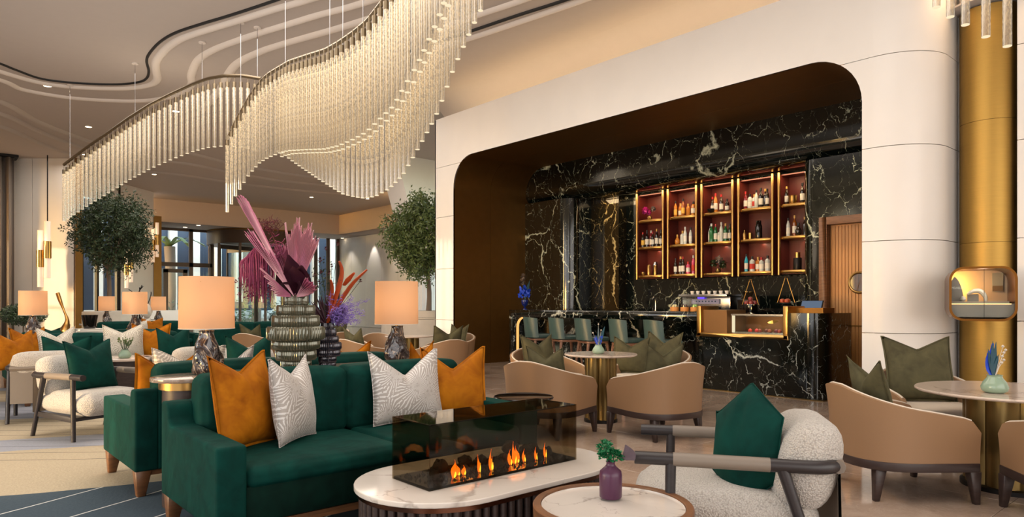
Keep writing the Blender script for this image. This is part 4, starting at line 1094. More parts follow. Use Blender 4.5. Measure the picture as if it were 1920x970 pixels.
def flame(parent, x, y, h, w_, seed, hot=False):
    rn = random.Random(seed); mb = MB(); ph = rn.uniform(0, 6); m = 9
    pts = []; rs = []
    for k in range(m+1):
        t = k/m; pts.append((x+.35*w_*math.sin(ph+4*t)*t, y+.25*w_*math.cos(ph+5*t)*t, .014+h*t)); rs.append(max(.0006, w_*(math.sin(PI*min(1, t*1.0+.12))**1.2)*(1-t)**.5*.8))
    mb.tube(pts, rs, 7); return mb.build('flame', M['flamehot' if hot else 'flame'], parent, smooth=True)
for k, (x, y, h, w_) in enumerate(((-.28, -.06, .085, .022), (-.25, -.05, .06, .02), (-.22, -.06, .05, .018), (-.30, -.08, .05, .012), (-.13, -.07, .09, .012), (-.06, -.08, .11, .012), (-.045, -.07, .07, .010), (.13, -.05, .12, .018), (.16, -.04, .09, .022), (.10, -.05, .08, .018), (.20, -.05, .07, .012), (.28, -.06, .07, .010), (.36, -.05, .08, .010))):
    flame(fp, x, y, h, w_, k); flame(fp, x+.004, y-.008, h*.55, w_*.45, k+50, True)
light('fire_glow', 'POINT', (2.1, 2.74, .47), .35, (1, .35, .08), size=.05); light('fire_glow_right', 'POINT', (2.45, 2.74, .47), .35, (1, .35, .08), size=.05)

rt = thing('coffee_table', 'small round table with marble top set in a wooden tray rim, bottom of the picture', 'coffee table', (2.24, 1.90, 0))
MB().lathe([(.0, .438), (.300, .438), (.302, .444), (.302, .444)], n=56, cap=False).build('marble_inset', pale_marble('inset_marble', '#D9D0C7', '#857A72', .12, 2.6), rt, smooth=True)
MB().lathe([(.303, .43), (.306, .452), (.333, .452), (.338, .445), (.332, .30), (.31, .28), (.29, .28)], n=56, cap=False).build('tray_rim', M['traywood'], rt, smooth=True, angle=30)
MB().lathe([(.12, 0), (.12, .30)], n=32).build('pedestal', M['darkwood'], rt, smooth=True)
def lathe_thing(name, label, cat, loc, prof, mat, n=32, group=None, rib=0, ribn=0, parent=None):
    o = MB().lathe(prof, n=n, rib=rib, ribn=ribn).build(name, M[mat] if isinstance(mat, str) else mat, parent, smooth=True, angle=50)
    o.location = loc
    if label: tag(o, label, cat, group)
    return o
pvp = at(1145, 934, .444)
lathe_thing('bud_vase', 'plum coloured bottle vase on the small round marble table', 'vase', (pvp.x, pvp.y, .4455), [(.044, 0), (.049, .006), (.050, .10), (.046, .118), (.024, .138), (.019, .146), (.019, .155), (.022, .16), (.018, .16), (.016, .14)], 'plum', 36)
def blob_plant(name, label, cat, loc, pieces, parent=None, group=None):
    """pieces: list of (name, material, MB)"""
    t_ = thing(name, label, cat, loc, group=group)
    for nm, mt, mb in pieces: mb.build(nm, M[mt], t_, smooth=True)
    return t_
def leafblade(mb, base, tip, w_, bend=.1, n=5, up=None, cup=0):
    base, tip = Vector(base), Vector(tip); d = tip-base; s = d.cross(Vector(up) if up else Vector((FX, FY, 0))).normalized(); nn = s.cross(d).normalized()
    vs = []
    for k in range(n+1):
        t = k/n; c = base+d*t+nn*bend*d.length*math.sin(PI*t); ww = w_*math.sin(PI*min(.97, max(.06, t**.8)))
        vs += [c-s*ww+nn*cup*ww, c, c+s*ww+nn*cup*ww]
    fs = []
    for k in range(n): fs += [(k*3, k*3+1, k*3+4, k*3+3), (k*3+1, k*3+2, k*3+5, k*3+4)]
    mb.add(vs, fs)
rn = random.Random(9)
gm = MB(); 
for (cx, cz, r, cnt) in ((-.025, .075, .035, 34), (-.005, .045, .03, 30), (.02, .035, .032, 34), (-.035, .04, .022, 16)):
    for k in range(cnt*2):
        th = rn.uniform(0, 2*PI); ph = rn.uniform(-.4, 1.4); d = Vector((math.cos(th)*math.cos(ph), math.sin(th)*math.cos(ph), math.sin(ph)))
        c = Vector((cx*RX, cx*RY, .17+cz-.03)); q = c+d*r; s = .007
        leafblade(gm, q-d*.012, q+d*.008+Vector((rn.uniform(-s, s), rn.uniform(-s, s), 0)), .008, .2, 3, up=(rn.uniform(-1, 1), rn.uniform(-1, 1), 1))
st = MB()
for dx in (-.02, 0, .015): st.tube([(0, 0, .04), (dx*RX, dx*RY, .20)], .0025, 5)
fan = MB(); vs = [(.012*RX, .012*RY, .155)]+[((.012+.062*math.cos(a))*RX+.004*math.sin(5*a), (.012+.062*math.cos(a))*RY, .165+.06*math.sin(a)) for a in [-.2+1.5*k/9 for k in range(10)]]
fan.add(vs, [(0, k, k+1) for k in range(1, 10)])
pp = blob_plant('dried_posy', 'green moss sprig with a mauve fan fungus in the plum vase', 'flowers', (pvp.x, pvp.y, .4455), [('moss_sprig', 'greenmoss', gm), ('stems', 'greenmoss', st)])
fo = fan.build('fungus_cap', M['mushroom'], pp, solid=.006); fo.location = (.035*RX, .035*RY, .01)

# black lacquer side table right of the sofa
p = at(968, 746, .56)
bt = thing('side_table', 'round black lacquer side table at the right end of the front sofa', 'side table', (3.66, 4.02, 0))
MB().lathe([(.20, .535), (.235, .545), (.24, .555), (.235, .562), (.225, .558)], n=48).build('table_top', M['blacklac'], bt, smooth=True)
MB().lathe([(.17, .50), (.17, .536)], n=40).build('collar', M['blacklac'], bt, smooth=True)
MB().lathe([(.075, .02), (.07, .50)], n=24).build('stem', M['blacklac'], bt, smooth=True); MB().lathe([(.17, 0), (.17, .02)], n=32).build('foot', M['blacklac'], bt)

# ================================================================ TALL VASES ON THE CONSOLE
def tier_vase(name, label, px, ymid, tiers, mat, ribn, t_=None, yline=4.7):
    u = (px-960)/FPX; tt = yline/(FY+u*RY); P0 = ray(px, tt, 0)
    t_ = thing(name, label, 'vase', (P0.x, P0.y, .831))
    zof = lambda py: EYE+(HOR-py)/FPX*tt-.831
    for k, (hw, y0, y1) in enumerate(tiers):
        r = hw/FPX*tt; za, zb_ = max(0, zof(y1)), zof(y0); e = min(.012, (zb_-za)*.3)
        n_ = ribn*6
        MB().lathe([(r*.94, za), (r, za+e), (r, zb_-e), (r*.94, zb_)], n=n_, rib=.045, ribn=ribn).build('tier', M[mat], t_, smooth=True, angle=40)
    return t_, tt
v1, t1 = tier_vase('tiered_vase', 'tall tiered vase of ribbed smoked glass holding pink palm leaves', 555, 0, [(22, 553, 573), (34, 572, 592), (42, 591, 613), (51, 612, 637), (42, 636, 655), (36, 655, 675), (27, 674, 697)], 'ribglass', 52)
v2, t2 = tier_vase('tiered_vase', 'smaller tiered vase of dark ribbed glass with a clear foot', 614, 0, [(12, 606, 618), (16, 617, 630), (20, 630, 642), (25, 642, 656), (23, 655, 668), (16, 667, 680), (15, 680, 702)], 'ribglass2', 44)

def P3(px, py, tt): return atd(px, py, tt)
def arrange(name, label, cat, mat, builder, anchor_px, tt, parts=None, group=None):
    b = atd(anchor_px[0], anchor_px[1], tt); t_ = thing(name, label, cat, tuple(b), group=group)
    for nm, mt, mb in builder(b): mb.build(nm, M[mt], t_, smooth=True)
    return t_
def fan_palm(label, mat, base, a0, a1, pts, tt, nray=14, mats2=None):
    """pleated dried palm: base pixel, outer pixels along the tip edge"""
    b = atd(*base, tt); t_ = thing('dried_palm_leaf', label, 'dried leaf', tuple(b), group='dyed palm leaves in the tall vase')
    tips = smooth_path([atd(px, py, tt+dz)-b for px, py, dz in pts], 8)
    n = len(tips)-1; mb = MB(); view = Vector((FX, FY, 0)); K = 6
    vs = []
    for i, q in enumerate(tips):
        zig = (.02 if i % 2 else -.02)
        jag = 1 if i % 4 in (1, 2) else .88
        for k in range(K+1):
            f = k/K; vs.append(q*f*(jag if k == K else 1)+view*zig*min(1, f*1.3))
    fs = [(i*(K+1)+k, (i+1)*(K+1)+k, (i+1)*(K+1)+k+1, i*(K+1)+k+1) for i in range(n) for k in range(K)]
    mb.add(vs, fs); mb.build('pleated_blade', M[mat], t_, solid=.002)
    rb = MB()
    for i in range(0, n+1, 2):
        rb.tube([Vector((0, 0, 0))+view*-.01, tips[i]*.97+view*-.016], [.0022, .0012], 4)
    rb.build('ribs', M[mats2 or ('pinkpalm' if mat == 'pinkpale' else 'pinkpale')], t_)
    return t_
T = t1
fan_palm('long pink folded palm spear reaching up left, above the hanging tassels', 'pinkpalm', (552, 556), 0, 0, [(444, 372, -.1), (450, 366, -.08), (458, 370, -.05), (466, 380, 0)], T-.03)
fan_palm('second pink palm spear leaning left from the tall vase', 'pinkpalm', (552, 556), 0, 0, [(458, 436, -.15), (470, 430, -.12), (492, 462, -.1), (510, 470, -.05)], T-.08)
fan_palm('broad upright pink pleated palm fan in the tall vase', 'pinkpale', (553, 556), 0, 0, [(534, 414, .05), (540, 440, .04), (550, 425, .03), (560, 406, .02), (568, 430, 0), (583, 416, -.02), (590, 440, -.03), (602, 446, -.05)], T+.0)
fan_palm('lower pink palm fan opening behind the burgundy leaf', 'pinkpalm', (553, 556), 0, 0, [(508, 478, .08), (520, 462, .07), (536, 458, .06), (548, 474, .05)], T+.06)
fan_palm('low pink palm leaf spreading to the left of the vase neck', 'pinkpale', (550, 557), 0, 0, [(486, 500, -.12), (500, 526, -.13), (512, 548, -.14), (520, 556, -.14)], T-.06)
fan_palm('low pink palm leaf spreading to the right of the vase neck', 'pinkpalm', (556, 557), 0, 0, [(575, 520, -.12), (592, 534, -.13), (590, 548, -.14), (572, 556, -.14)], T-.06)
def burg(b):
    mb = MB()
    for px, py, w_, dz in ((540, 478, .05, -.12), (518, 512, .045, -.15), (566, 498, .05, -.16), (580, 522, .045, -.12), (550, 500, .05, -.18), (530, 530, .04, -.19), (564, 535, .04, -.2)):
        leafblade(mb, (0, 0, 0), atd(px, py, T+dz)-b, w_*1.5, .12, 8, cup=.3)
    return [('leaf_blades', 'burgundy', mb)]
arrange('burgundy_leaf', 'dark burgundy serrated leaf in front of the pink palms', 'dried leaf', '', burg, (552, 556), T)
def hang(b):
    rn = random.Random(4); mb = MB()
    for k in range(120):
        px = rn.gauss(478, 15); px = max(452, min(515, px)); top = 462+abs(px-484)*.55+rn.uniform(-2, 6); bot = rn.uniform(510, 560)+ (10 if px > 465 else -8)
        dz = rn.uniform(-.12, .08); r = rn.uniform(.002, .0045)
        mb.tube([atd(px+ (490-px)*.35, top-3, T+dz)-b, atd(px, top+8, T+dz)-b, atd(px+rn.uniform(-3, 3), (top+bot)/2, T+dz)-b, atd(px+rn.uniform(-4, 4), bot, T+dz)-b], [r*.5, r, r*1.2, r*.5], 4)
    for k in range(260):
        px = rn.gauss(482, 20); py = rn.uniform(520, 560); c = atd(px, py, T+rn.uniform(-.1, .1))-b; s = .006
        mb.add([c+Vector((-s, 0, 0)), c+Vector((0, 0, s)), c+Vector((s, 0, 0)), c+Vector((0, s, -s))], [(0, 1, 2), (0, 2, 3)])
    st = MB(); st.tube([Vector((0, 0, 0)), atd(520, 500, T)-b, atd(492, 462, T)-b, atd(478, 470, T)-b], .006, 6)
    o = [('tassels', 'magenta', mb), ('stem', 'magenta', st)]; return o
h_ = arrange('hanging_amaranth', 'hanging magenta amaranth tassels at the left of the tall vase', 'dried flower', '', hang, (548, 556), T)
def twigs(cx, cy, rx, ry, cnt, mt, tt, seed, r=.0022):
    def f(b):
        rn = random.Random(seed); mb = MB()
        for k in range(cnt):
            p0 = atd(rn.gauss(cx, rx*.5), rn.gauss(cy, ry*.5), tt+rn.uniform(-.06, .06)); pts = [p0-b]
            for q in range(3): p0 = p0+Vector((rn.uniform(-.03, .03), rn.uniform(-.03, .03), rn.uniform(-.03, .03))); pts.append(p0-b)
            mb.tube(smooth_path(pts, 3), r, 4)
        st = MB(); st.tube([Vector((0, 0, 0)), (atd(cx, cy, tt)-b)*.5+Vector((.02, 0, 0)), atd(cx, cy, tt)-b], .003, 5)
        return [('tendrils', mt, mb), ('stem', mt, st)]
    return f
arrange('curly_moss_branch', 'wiry crimson curled branch between the pink spears and the fan', 'dried flower', '', twigs(503, 425, 22, 12, 60, 'redbrown', T+.12, 31), (553, 556), T)
arrange('curly_moss_branch', 'crimson curled sprays low behind the pink fans', 'dried flower', '', twigs(520, 470, 20, 20, 70, 'magenta', T+.14, 32), (553, 556), T)
# the second arrangement
T2 = t2
def purp(b):
    mb = MB(); rn = random.Random(6)
    for k in range(26):
        a = -1.15+2.1*k/25; px = 612+48*math.sin(a)*1.0; py = 612-62*math.cos(a)*rn.uniform(.75, 1)
        leafblade(mb, (0, 0, -.01), atd(px, py, T2+rn.uniform(-.08, .08))-b, .012, .05, 4, cup=.4)
    return [('leaf_blades', 'burgundy', mb)]
arrange('burgundy_palm', 'dark purple palm fan in the smaller ribbed vase', 'dried leaf', '', purp, (613, 608), T2)
def orang(b):
    mb = MB()
    for pts in (((614, 606), (622, 545), (620, 525)), ((614, 606), (640, 520), (636, 490)), ((614, 606), (655, 540), (688, 506)), ((645, 535), (655, 522), (664, 512))):
        q = [atd(px, py, T2-.02*i)-b for i, (px, py) in enumerate(pts)]; mb.tube(smooth_path(q, 5), [.034*(1-.6*abs(2*i/10-.8)/1.2) for i in range(11)], 6, flat=.4)
    return [('blades', 'rust', mb)]
arrange('rust_palm_sheath', 'rust orange dried palm sheath curling up right of the small vase', 'dried leaf', '', orang, (614, 606), T2)
def lil(b):
    rn = random.Random(8); mb = MB()
    for k in range(46):
        e = (rn.gauss(650, 20), rn.gauss(578, 16)); e = (max(618, min(697, e[0])), max(545, min(606, e[1])))
        p1 = atd(e[0], e[1], T2+rn.uniform(-.12, .12))-b; mid = p1*.5+Vector((0, 0, .02))
        mb.tube([mid*.6, mid, p1], .0015, 3)
        for q in range(44):
            t = rn.uniform(.35, 1); c = p1*t+Vector((rn.gauss(0, .012), rn.gauss(0, .012), rn.gauss(0, .012))); d = Vector((rn.uniform(-1, 1), rn.uniform(-1, 1), rn.uniform(-1, 1))).normalized()*.014; e2 = d.orthogonal().normalized()*.0035
            mb.add([c-e2, c+d, c+e2, c-d*.6], [(0, 1, 2, 3)])
    return [('fronds', 'lilac', mb)]
arrange('lilac_fern_spray', 'lilac dyed fern spray hanging over the right of the small vase', 'dried flower', '', lil, (616, 606), T2)
def redfl(b):
    rn = random.Random(12); mb = MB(); st = MB()
    for px, py, r in ((611, 466, .018), (633, 458, .020), (600, 488, .024), (602, 510, .02), (622, 498, .016), (618, 512, .018), (676, 527, .017), (590, 516, .02), (598, 530, .018)):
        c = atd(px, py, T2+rn.uniform(-.05, .08))-b; st.tube([Vector((0, 0, 0)), c*.5+Vector((.01, 0, .01)), c], .0018, 4)
        for k in range(30):
            th = rn.uniform(0, 2*PI); ph = rn.uniform(-1.2, 1.5); d = Vector((math.cos(th)*math.cos(ph), math.sin(th)*math.cos(ph), math.sin(ph)))
            leafblade(mb, c+d*r*.3, c+d*r, r*.3, .2, 2, up=(0, 0, 1) if abs(d.z) < .9 else (1, 0, 0))
    for k in range(90):
        c = atd(rn.gauss(600, 14), rn.gauss(520, 16), T2+rn.uniform(-.06, .1))-b; d = Vector((rn.uniform(-1, 1), rn.uniform(-1, 1), rn.uniform(-1, 1))).normalized()*.02; leafblade(st, c, c+d, .006, .2, 2, up=(.3, .2, 1))
    return [('blooms', 'redbrown', mb), ('stems', 'leafd', st)]
arrange('dark_red_flowers', 'stems of dark red round blooms above the small vase', 'dried flower', '', redfl, (613, 607), T2)

# ================================================================ DINING GROUPS
def ped_table(label, loc, r, h, pr, nfl=6, name='pedestal_table', group='marble tables on brass column bases', rot=0):
    t_ = thing(name, label, 'table', loc, group=group)
    MB().lathe([(.0, h-.022), (r-.015, h-.022), (r, h-.012), (r, h-.004), (r-.004, h), (0, h)], n=64, cap=False).build('table_top', M['cmarble'], t_, smooth=True, angle=30)
    for k in range(nfl):
        a = rot+2*PI*k/nfl; q = MB().lathe([(pr*.42, .035), (pr*.42, h-.023)], n=20); q.build('column', M['brassd'], t_, smooth=True, loc=(pr*.62*math.cos(a), pr*.62*math.sin(a), 0))
    MB().lathe([(pr*1.08, 0), (pr*1.08, .03), (pr*1.0, .036)], n=40).build('base_plate', M['dark'], t_, smooth=True, angle=30)
    return t_
tub = make_tub('tan leather tub chair with its back to the camera, left of the middle marble table', 'tan leather tub chairs')
def put_tub(label, x, y, fx, fy, first=[True]):
    if first[0]:
        first[0] = False; tub['label'] = label; tub.location = (x, y, 0); tub.rotation_euler.z = face_to(fx, fy); return tub
    return dup(tub, label, (x, y, 0), face_to(fx, fy))
tm = ped_table('round marble table on fluted brass columns in front of the bar', (5.72, 5.02, 0), .40, .745, .17)
put_tub('tan leather tub chair with its back to the camera, left of the middle marble table', 4.80, 4.92, .97, .22)
put_tub('tan leather tub chair with its back to the camera, right of the middle marble table', 5.56, 4.12, .20, .97)
put_tub('tan leather tub chair behind the middle marble table on its left', 5.78, 5.95, -.15, -.98)
put_tub('tan leather tub chair behind the middle marble table on its right, facing left', 6.68, 5.02, -.98, .0)
tr = ped_table('larger round marble table at the right edge of the picture', (5.86, 1.30, 0), .60, .685, .29, 8)
put_tub('tan leather tub chair on the left of the right-hand marble table, side view', 5.16, 1.83, .74, -.67)
put_tub('tan leather tub chair behind the right-hand table with a big olive cushion', 6.42, 2.00, -.72, -.70)
put_tub('tan leather tub chair cut off by the right edge of the picture', 5.22, .72, .70, .62)
# far dining groups
tf = ped_table('round marble table by the white planter, far side of the sofas', (6.42, 9.95, 0), .42, .745, .17)
put_tub('tan tub chair against the bronze niche wall, seen over the right amber cushion', 6.32, 8.85, .15, .98)
put_tub('tan tub chair left of the far marble table, behind the lamp', 5.42, 9.75, .98, .15)
put_tub('tan tub chair behind the far marble table', 6.55, 11.0, -.1, -.98)
put_tub('tan tub chair right of the far marble table by the white wall end', 7.42, 10.1, -.98, -.1)
tg = ped_table('farthest round marble table seen between the two tall vases', (5.9, 13.6, 0), .42, .745, .17)
put_tub('tan tub chair seen left of the tall ribbed vase', 4.95, 12.95, .85, .5)
put_tub('tan tub chair right of the small dark vase in the distance', 6.25, 12.55, -.2, .98)
put_tub('tan tub chair behind the farthest marble table', 6.9, 13.9, -.97, -.2)
# olive cushions
def oc(label, x, y, fx, fy, size=.46, z=.462, yo=.10, **kw):
    f = Vector((fx, fy, 0)).normalized(); kw.setdefault('lean', 14); kw.setdefault('chop', .30)
    pil(label, (x-f.x*yo, y-f.y*yo, z), size, 'olive', face_to(fx, fy), thick=.15, flange=.014, **kw)
oc('olive velvet cushion in the tub chair left of the middle table', 4.86, 4.87, .97, .22, seed=21, size=.42)
oc('olive cushion in the chair behind the middle table, left side', 5.78, 5.95, -.15, -.98, seed=22)
oc('olive velvet cushion leaning in the tub chair right of the middle table', 5.52, 4.18, .20, .97, seed=23, size=.46)
oc('olive cushion facing left in the chair behind the middle table, right side', 6.68, 5.02, -.98, 0, seed=24, size=.50)
oc('olive cushion beside the others behind the right front tub chair', 6.62, 5.30, -.9, -.43, seed=25, size=.44, yo=-.12)
oc('pair of olive peaks: cushion in the side-view tub chair by the right table', 5.16, 1.83, .74, -.67, seed=26, size=.46)
oc('large olive velvet cushion facing the camera behind the right-hand table', 6.42, 2.00, -.72, -.70, seed=27, size=.56, chop=.22)
oc('dark olive cushion in the tan chair against the bronze niche wall', 6.32, 8.85, .15, .98, seed=28, size=.50)
oc('olive cushion in the far chair left of the lamp base', 5.42, 9.75, .98, .15, seed=29)
oc('olive cushion on the far chair right of the lamp, by the planter', 7.42, 10.1, -.98, -.1, seed=30)
oc('pale olive cushion just right of the small dark vase', 4.95, 12.95, .85, .5, seed=31)
oc('dark olive cushion in the distant chair between lilac fern and lamp', 6.25, 12.55, -.2, .98, seed=32, size=.52)
pl_at('silver cushion at the left end of the second-row sofa', 112, 0, 10.98, .50, 'silverw', .35, lean=12, chop=.28, seed=41)
pl_at('amber cushion at the far left end of the second-row sofa', 62, 0, 10.95, .50, 'orange', .6, lean=12, chop=.28, flange=.014, seed=42)
pl_at('silver cushion near the right end of the second-row sofa', 232, 0, 10.95, .52, 'silverw', -.15, lean=12, chop=.24, seed=43)
pl_at('amber cushion at the right end of the second-row sofa', 280, 0, 10.98, .52, 'orange', -.5, lean=12, chop=.26, flange=.014, seed=44)
pl_at('amber cushion on the sofa at the left picture edge', 34, 0, 10.35, .48, 'orange', .5, lean=12, chop=.28, seed=45)
pl_at('amber cushion on the turned-away sofa below the second-row lamp', 222, 0, 12.25, .48, 'orange', PI+.2, lean=8, chop=.28, seed=46)
pl_at('dark cushion on the turned-away sofa near the gold sculpture', 98, 0, 12.3, .50, 'green2', PI-.4, lean=8, chop=.2, seed=47)
pl_at('small ivory cushion in the farthest sofa row', 268, 0, 17.6, .46, 'silverw', .3, lean=10, chop=.2, seed=48, z=.50)
pl_at('small amber cushion in the farthest sofa row', 285, 0, 17.6, .46, 'orange', -.3, lean=10, chop=.2, seed=49, z=.50)

def small_pot(name, label, loc, s=1.0, group=None):
    return lathe_thing(name, label, 'vase', loc, [(.045*s, 0), (.066*s, .012*s), (.072*s, .035*s), (.06*s, .065*s), (.042*s, .088*s), (.038*s, .10*s), (.043*s, .108*s), (.034*s, .108*s), (.03*s, .09*s)], 'sage', 36, group)
def posy(label, loc, s=1.0, seed=0, sprigs=True, kind=0):
    rn = random.Random(seed); a = MB(); b = MB(); c = MB(); right = Vector((RX, RY, 0))
    if kind == 0:
        for k in range(9): leafblade(a, (0, 0, 0), right*((-.085+.01*k)*s*(.6+.05*k))+Vector((0, 0, (.10+.012*k+rn.uniform(-.01, .01))*s)), .014*s, .1, 4)
        for dx, dz, w_ in ((-.035, .16, .012), (-.01, .205, .014), (.008, .20, .014), (-.02, .12, .013), (.02, .13, .014)): leafblade(b, (0, 0, 0), right*(dx*s)+Vector((0, 0, dz*s)), w_*s, .03, 5)
        for dx, dz in ((.045, .175), (.06, .155), (.05, .14), (.042, .12), (.05, .10), (.038, .085)):
            q = right*(dx*s)+Vector((0, 0, dz*s)); c.tube([(0, 0, 0), q*.5+Vector((0, 0, .01*s)), q], .0012*s, 4)
            c.lathe([(.001, q.z-.009*s), (.009*s, q.z), (.001, q.z+.009*s)], n=8, cx=q.x, cy=q.y, cap=False)
    else:
        for k in range(26): leafblade(a, (0, 0, 0), right*(rn.uniform(-.055, .055)*s)+Vector((0, 0, rn.uniform(.05, .12)*s)), .010*s, .1, 4)
        leafblade(b, (0, 0, 0), right*(.07*s)+Vector((0, 0, .21*s)), .02*s, .03, 5); leafblade(b, (0, 0, 0), right*(-.0*s)+Vector((0, 0, .22*s)), .012*s, .03, 5)
        for dx, dz in ((0, .235), (.03, .17), (-.06, .14)):
            q = right*(dx*s)+Vector((0, 0, dz*s)); c.tube([(0, 0, 0), q], .0012*s, 4); c.lathe([(.001, q.z-.009*s), (.01*s, q.z), (.001, q.z+.009*s)], n=8, cx=q.x, cy=q.y, cap=False)
    return blob_plant('flower_posy', label, 'flowers', loc, [('blue_petals', 'blueflower', a), ('teal_blades', 'tealleaf', b), ('seed_heads', 'stone', c)])
vp = at(1865, 741, .685); tpos = Vector((5.86, 1.30, 0)); vp = ray(1865, 4.70, .6855)
small_pot('flower_pot', 'sage glazed squat vase on the right-hand marble table', vp, 1.15); posy('blue leaf, teal blades and pale seed heads in the sage vase on the right', vp+Vector((0, 0, .10)), 1.25, 3)
vp = ray(1122, 7.50, .746); small_pot('flower_pot', 'sage glazed vase on the middle marble table', vp, .95); posy('cobalt blue flowers with a teal blade on the middle table', vp+Vector((0, 0, .09)), 1.0, 4, kind=1)
vp = Vector((TL.x, TL.y, .633)); vp = ray(234, 8.3, .633)
small_pot('flower_pot', 'pale green vase with budding twigs on the low table at left', vp, 1.0)
tb = MB(); lf = MB(); rn = random.Random(2)
for k in range(16):
    a = rn.uniform(-1, 1); h = rn.uniform(.10, .19); e = Vector((RX, RY, 0))*(a*.10)+Vector((0, 0, .09+h*.8)); tb.tube([Vector((0, 0, .05)), e*.6+Vector((0, 0, .02)), e], .0022, 4)
    for q in range(3): c = e*(.8+.1*q); leafblade(lf, c, c+Vector((rn.uniform(-.02, .02), rn.uniform(-.02, .02), .02)), .009, .2, 3)
blob_plant('twig_posy', 'budding green twigs in the pale vase on the low left table', 'plant', vp, [('twigs', 'leafd', tb), ('buds', 'leaf', lf)])

# ================================================================ BAR
bar = thing('bar_counter', 'black marble bar counter with white veins and a stool overhang', 'bar counter', (0, 0, 0))
pts = [(10.37, 0), (10.37, 1.17), (5.96, 1.17), (5.96, 1.03), (10.01, 1.03)]+[(10.01+.2*math.sin(a), .83+.2*math.cos(a)) for a in [PI/2*k/6 for k in range(1, 7)]]+[(10.21, 0)]
MB().extr(pts, lambda p: (9.05, p[0], p[1]), lambda p: (9.80, p[0], p[1])).build('counter_arch', M['bmarble2'], bar, bevel=.004, seg=1)
st = [(5.98, 1.028), (10.01, 1.028)]+[(10.01+.198*math.sin(a), .83+.198*math.cos(a)) for a in [PI/2*k/6 for k in range(1, 7)]]+[(10.208, 0.02)]
sm = MB(); n = len(st)
def inn(i):
    a = Vector(st[max(i-1, 0)]); b = Vector(st[min(i+1, n-1)]); d = (b-a).normalized(); return Vector(st[i])+Vector((d.y, -d.x))*.02
ii = [inn(i) for i in range(n)]
for X in (9.10,):
    vs = [(X, y, z) for y, z in st]+[(X+.05, y, z) for y, z in st]+[(X, p.x, p.y) for p in ii]+[(X+.05, p.x, p.y) for p in ii]
    k0 = 1
    fs = []
    for i in range(k0, n-1): fs += [(i, i+1, n+i+1, n+i), (2*n+i, 2*n+i+1, 3*n+i+1, 3*n+i), (i, i+1, 2*n+i+1, 2*n+i)]
    sm.add(vs, fs)
sm.build('lit_edge_strip', emis('amber_led_edge', lin('#FFB868'), 1.1), bar)
MB().box(9.55, 9.70, 5.96, 10.21, 0, 1.03).build('front_panel', M['bmarble2'], bar)
# solid end block, display recess cut in
rc = .22
def blk(y0, y1, round_end):
    if not round_end: return [(9.05, y1), (9.05, y0), (9.95, y0), (9.95, y1)]
    return [(9.05, y1)]+[(9.05+rc-rc*math.cos(a), y0+rc-rc*math.sin(a)) for a in [PI/2*k/10 for k in range(11)]]+[(9.95, y0), (9.95, y1)]
MB().prism(blk(4.08, 4.55, True), 0, 1.165).build('end_block', M['bmarble2'], bar, smooth=True, angle=35)
MB().prism(blk(4.552, 5.955, False), 0, .83).build('lower_block', M['bmarble2'], bar)
MB().box(9.60, 9.95, 4.56, 5.95, .83, 1.10).build('rear_block', plain('bronze_back', '#6E4A2A', .35, .6), bar)
MB().box(9.07, 9.6, 5.50, 5.95, .84, 1.20).build('bronze_cheek', plain('bronze_panel', '#7A5A38', .4, .5), bar)
MB().box(9.25, 9.6, 4.16, 4.53, 1.166, 1.235).build('gold_ledge', M['bronze'], bar)
MB().box(9.03, 9.94, 4.06, 5.97, 0, .012).build('kick_strip', M['brassd'], bar)
fr = MB(); fr.box(9.0, 9.5, 5.90, 5.97, .80, 1.26).box(9.0, 9.5, 4.53, 4.60, .80, 1.26).box(9.0, 9.5, 4.53, 5.97, .80, .86)
fr.build('brass_frame', M['brass'], bar, bevel=.008)
# pastry display
pd = thing('pastry_display', 'glass pastry case glowing inside the brass frame of the bar', 'display case', (0, 0, 0))
MB().box(9.12, 9.5, 4.62, 5.42, .862, .885).build('shelf', M['steel'], pd)
MB().box(9.11, 9.13, 5.40, 5.44, .87, 1.12).build('lit_post', M['rodtip'], pd)
MB().box(9.09, 9.095, 4.62, 5.42, .87, 1.13).build('front_pane', M['glass'], pd)
MB().box(9.09, 9.55, 4.62, 5.42, 1.13, 1.14).build('top_pane', M['glass'], pd)
MB().box(9.085, 9.10, 4.62, 5.44, 1.12, 1.145).build('top_rail', M['steel'], pd)
light('pastry_case_lamp', 'AREA', (9.3, 5.0, 1.11), 2.0, (1, .82, .6), rot=(0, 0, 0), size=.3, sy=.7)
rn = random.Random(3)
cols = ['#D9351A', '#C92A2A', '#8E2A1A', '#6A2A18', '#A5502A', '#7A2030', '#B9402A', '#8A4A2A']
for k in range(8):
    y = 5.20-.075*k; r = .026
    o = lathe_thing('pastry', None, None, (9.20+.05*(k % 2), y, .886), [(r, 0), (r*1.05, .012), (r, .028), (r*.6, .04), (.002, .045)], plain('pastry_glaze', cols[k], .3), 14)
    tag(o, ['bright red glazed tart at the left of the pastry case', 'crimson tart second from left in the pastry case', 'dark berry tart near the middle left of the pastry case', 'chocolate tart in the middle of the pastry case', 'caramel tart in the middle right of the pastry case', 'plum coloured tart right of the middle of the pastry case', 'orange-red tart near the right of the pastry case', 'brown tart at the right end of the pastry case'][k], 'pastry', 'pastries in the display case')
lb = MB(); leafblade(lb, (9.3, 4.98, 1.02), (9.28, 4.80, 1.05), .025, .1, 5, up=(1, 0, 0)); tag(lb.build('gilded_leaf', M['brass'], solid=.004), 'gold leaf ornament hanging in the pastry case', 'ornament')

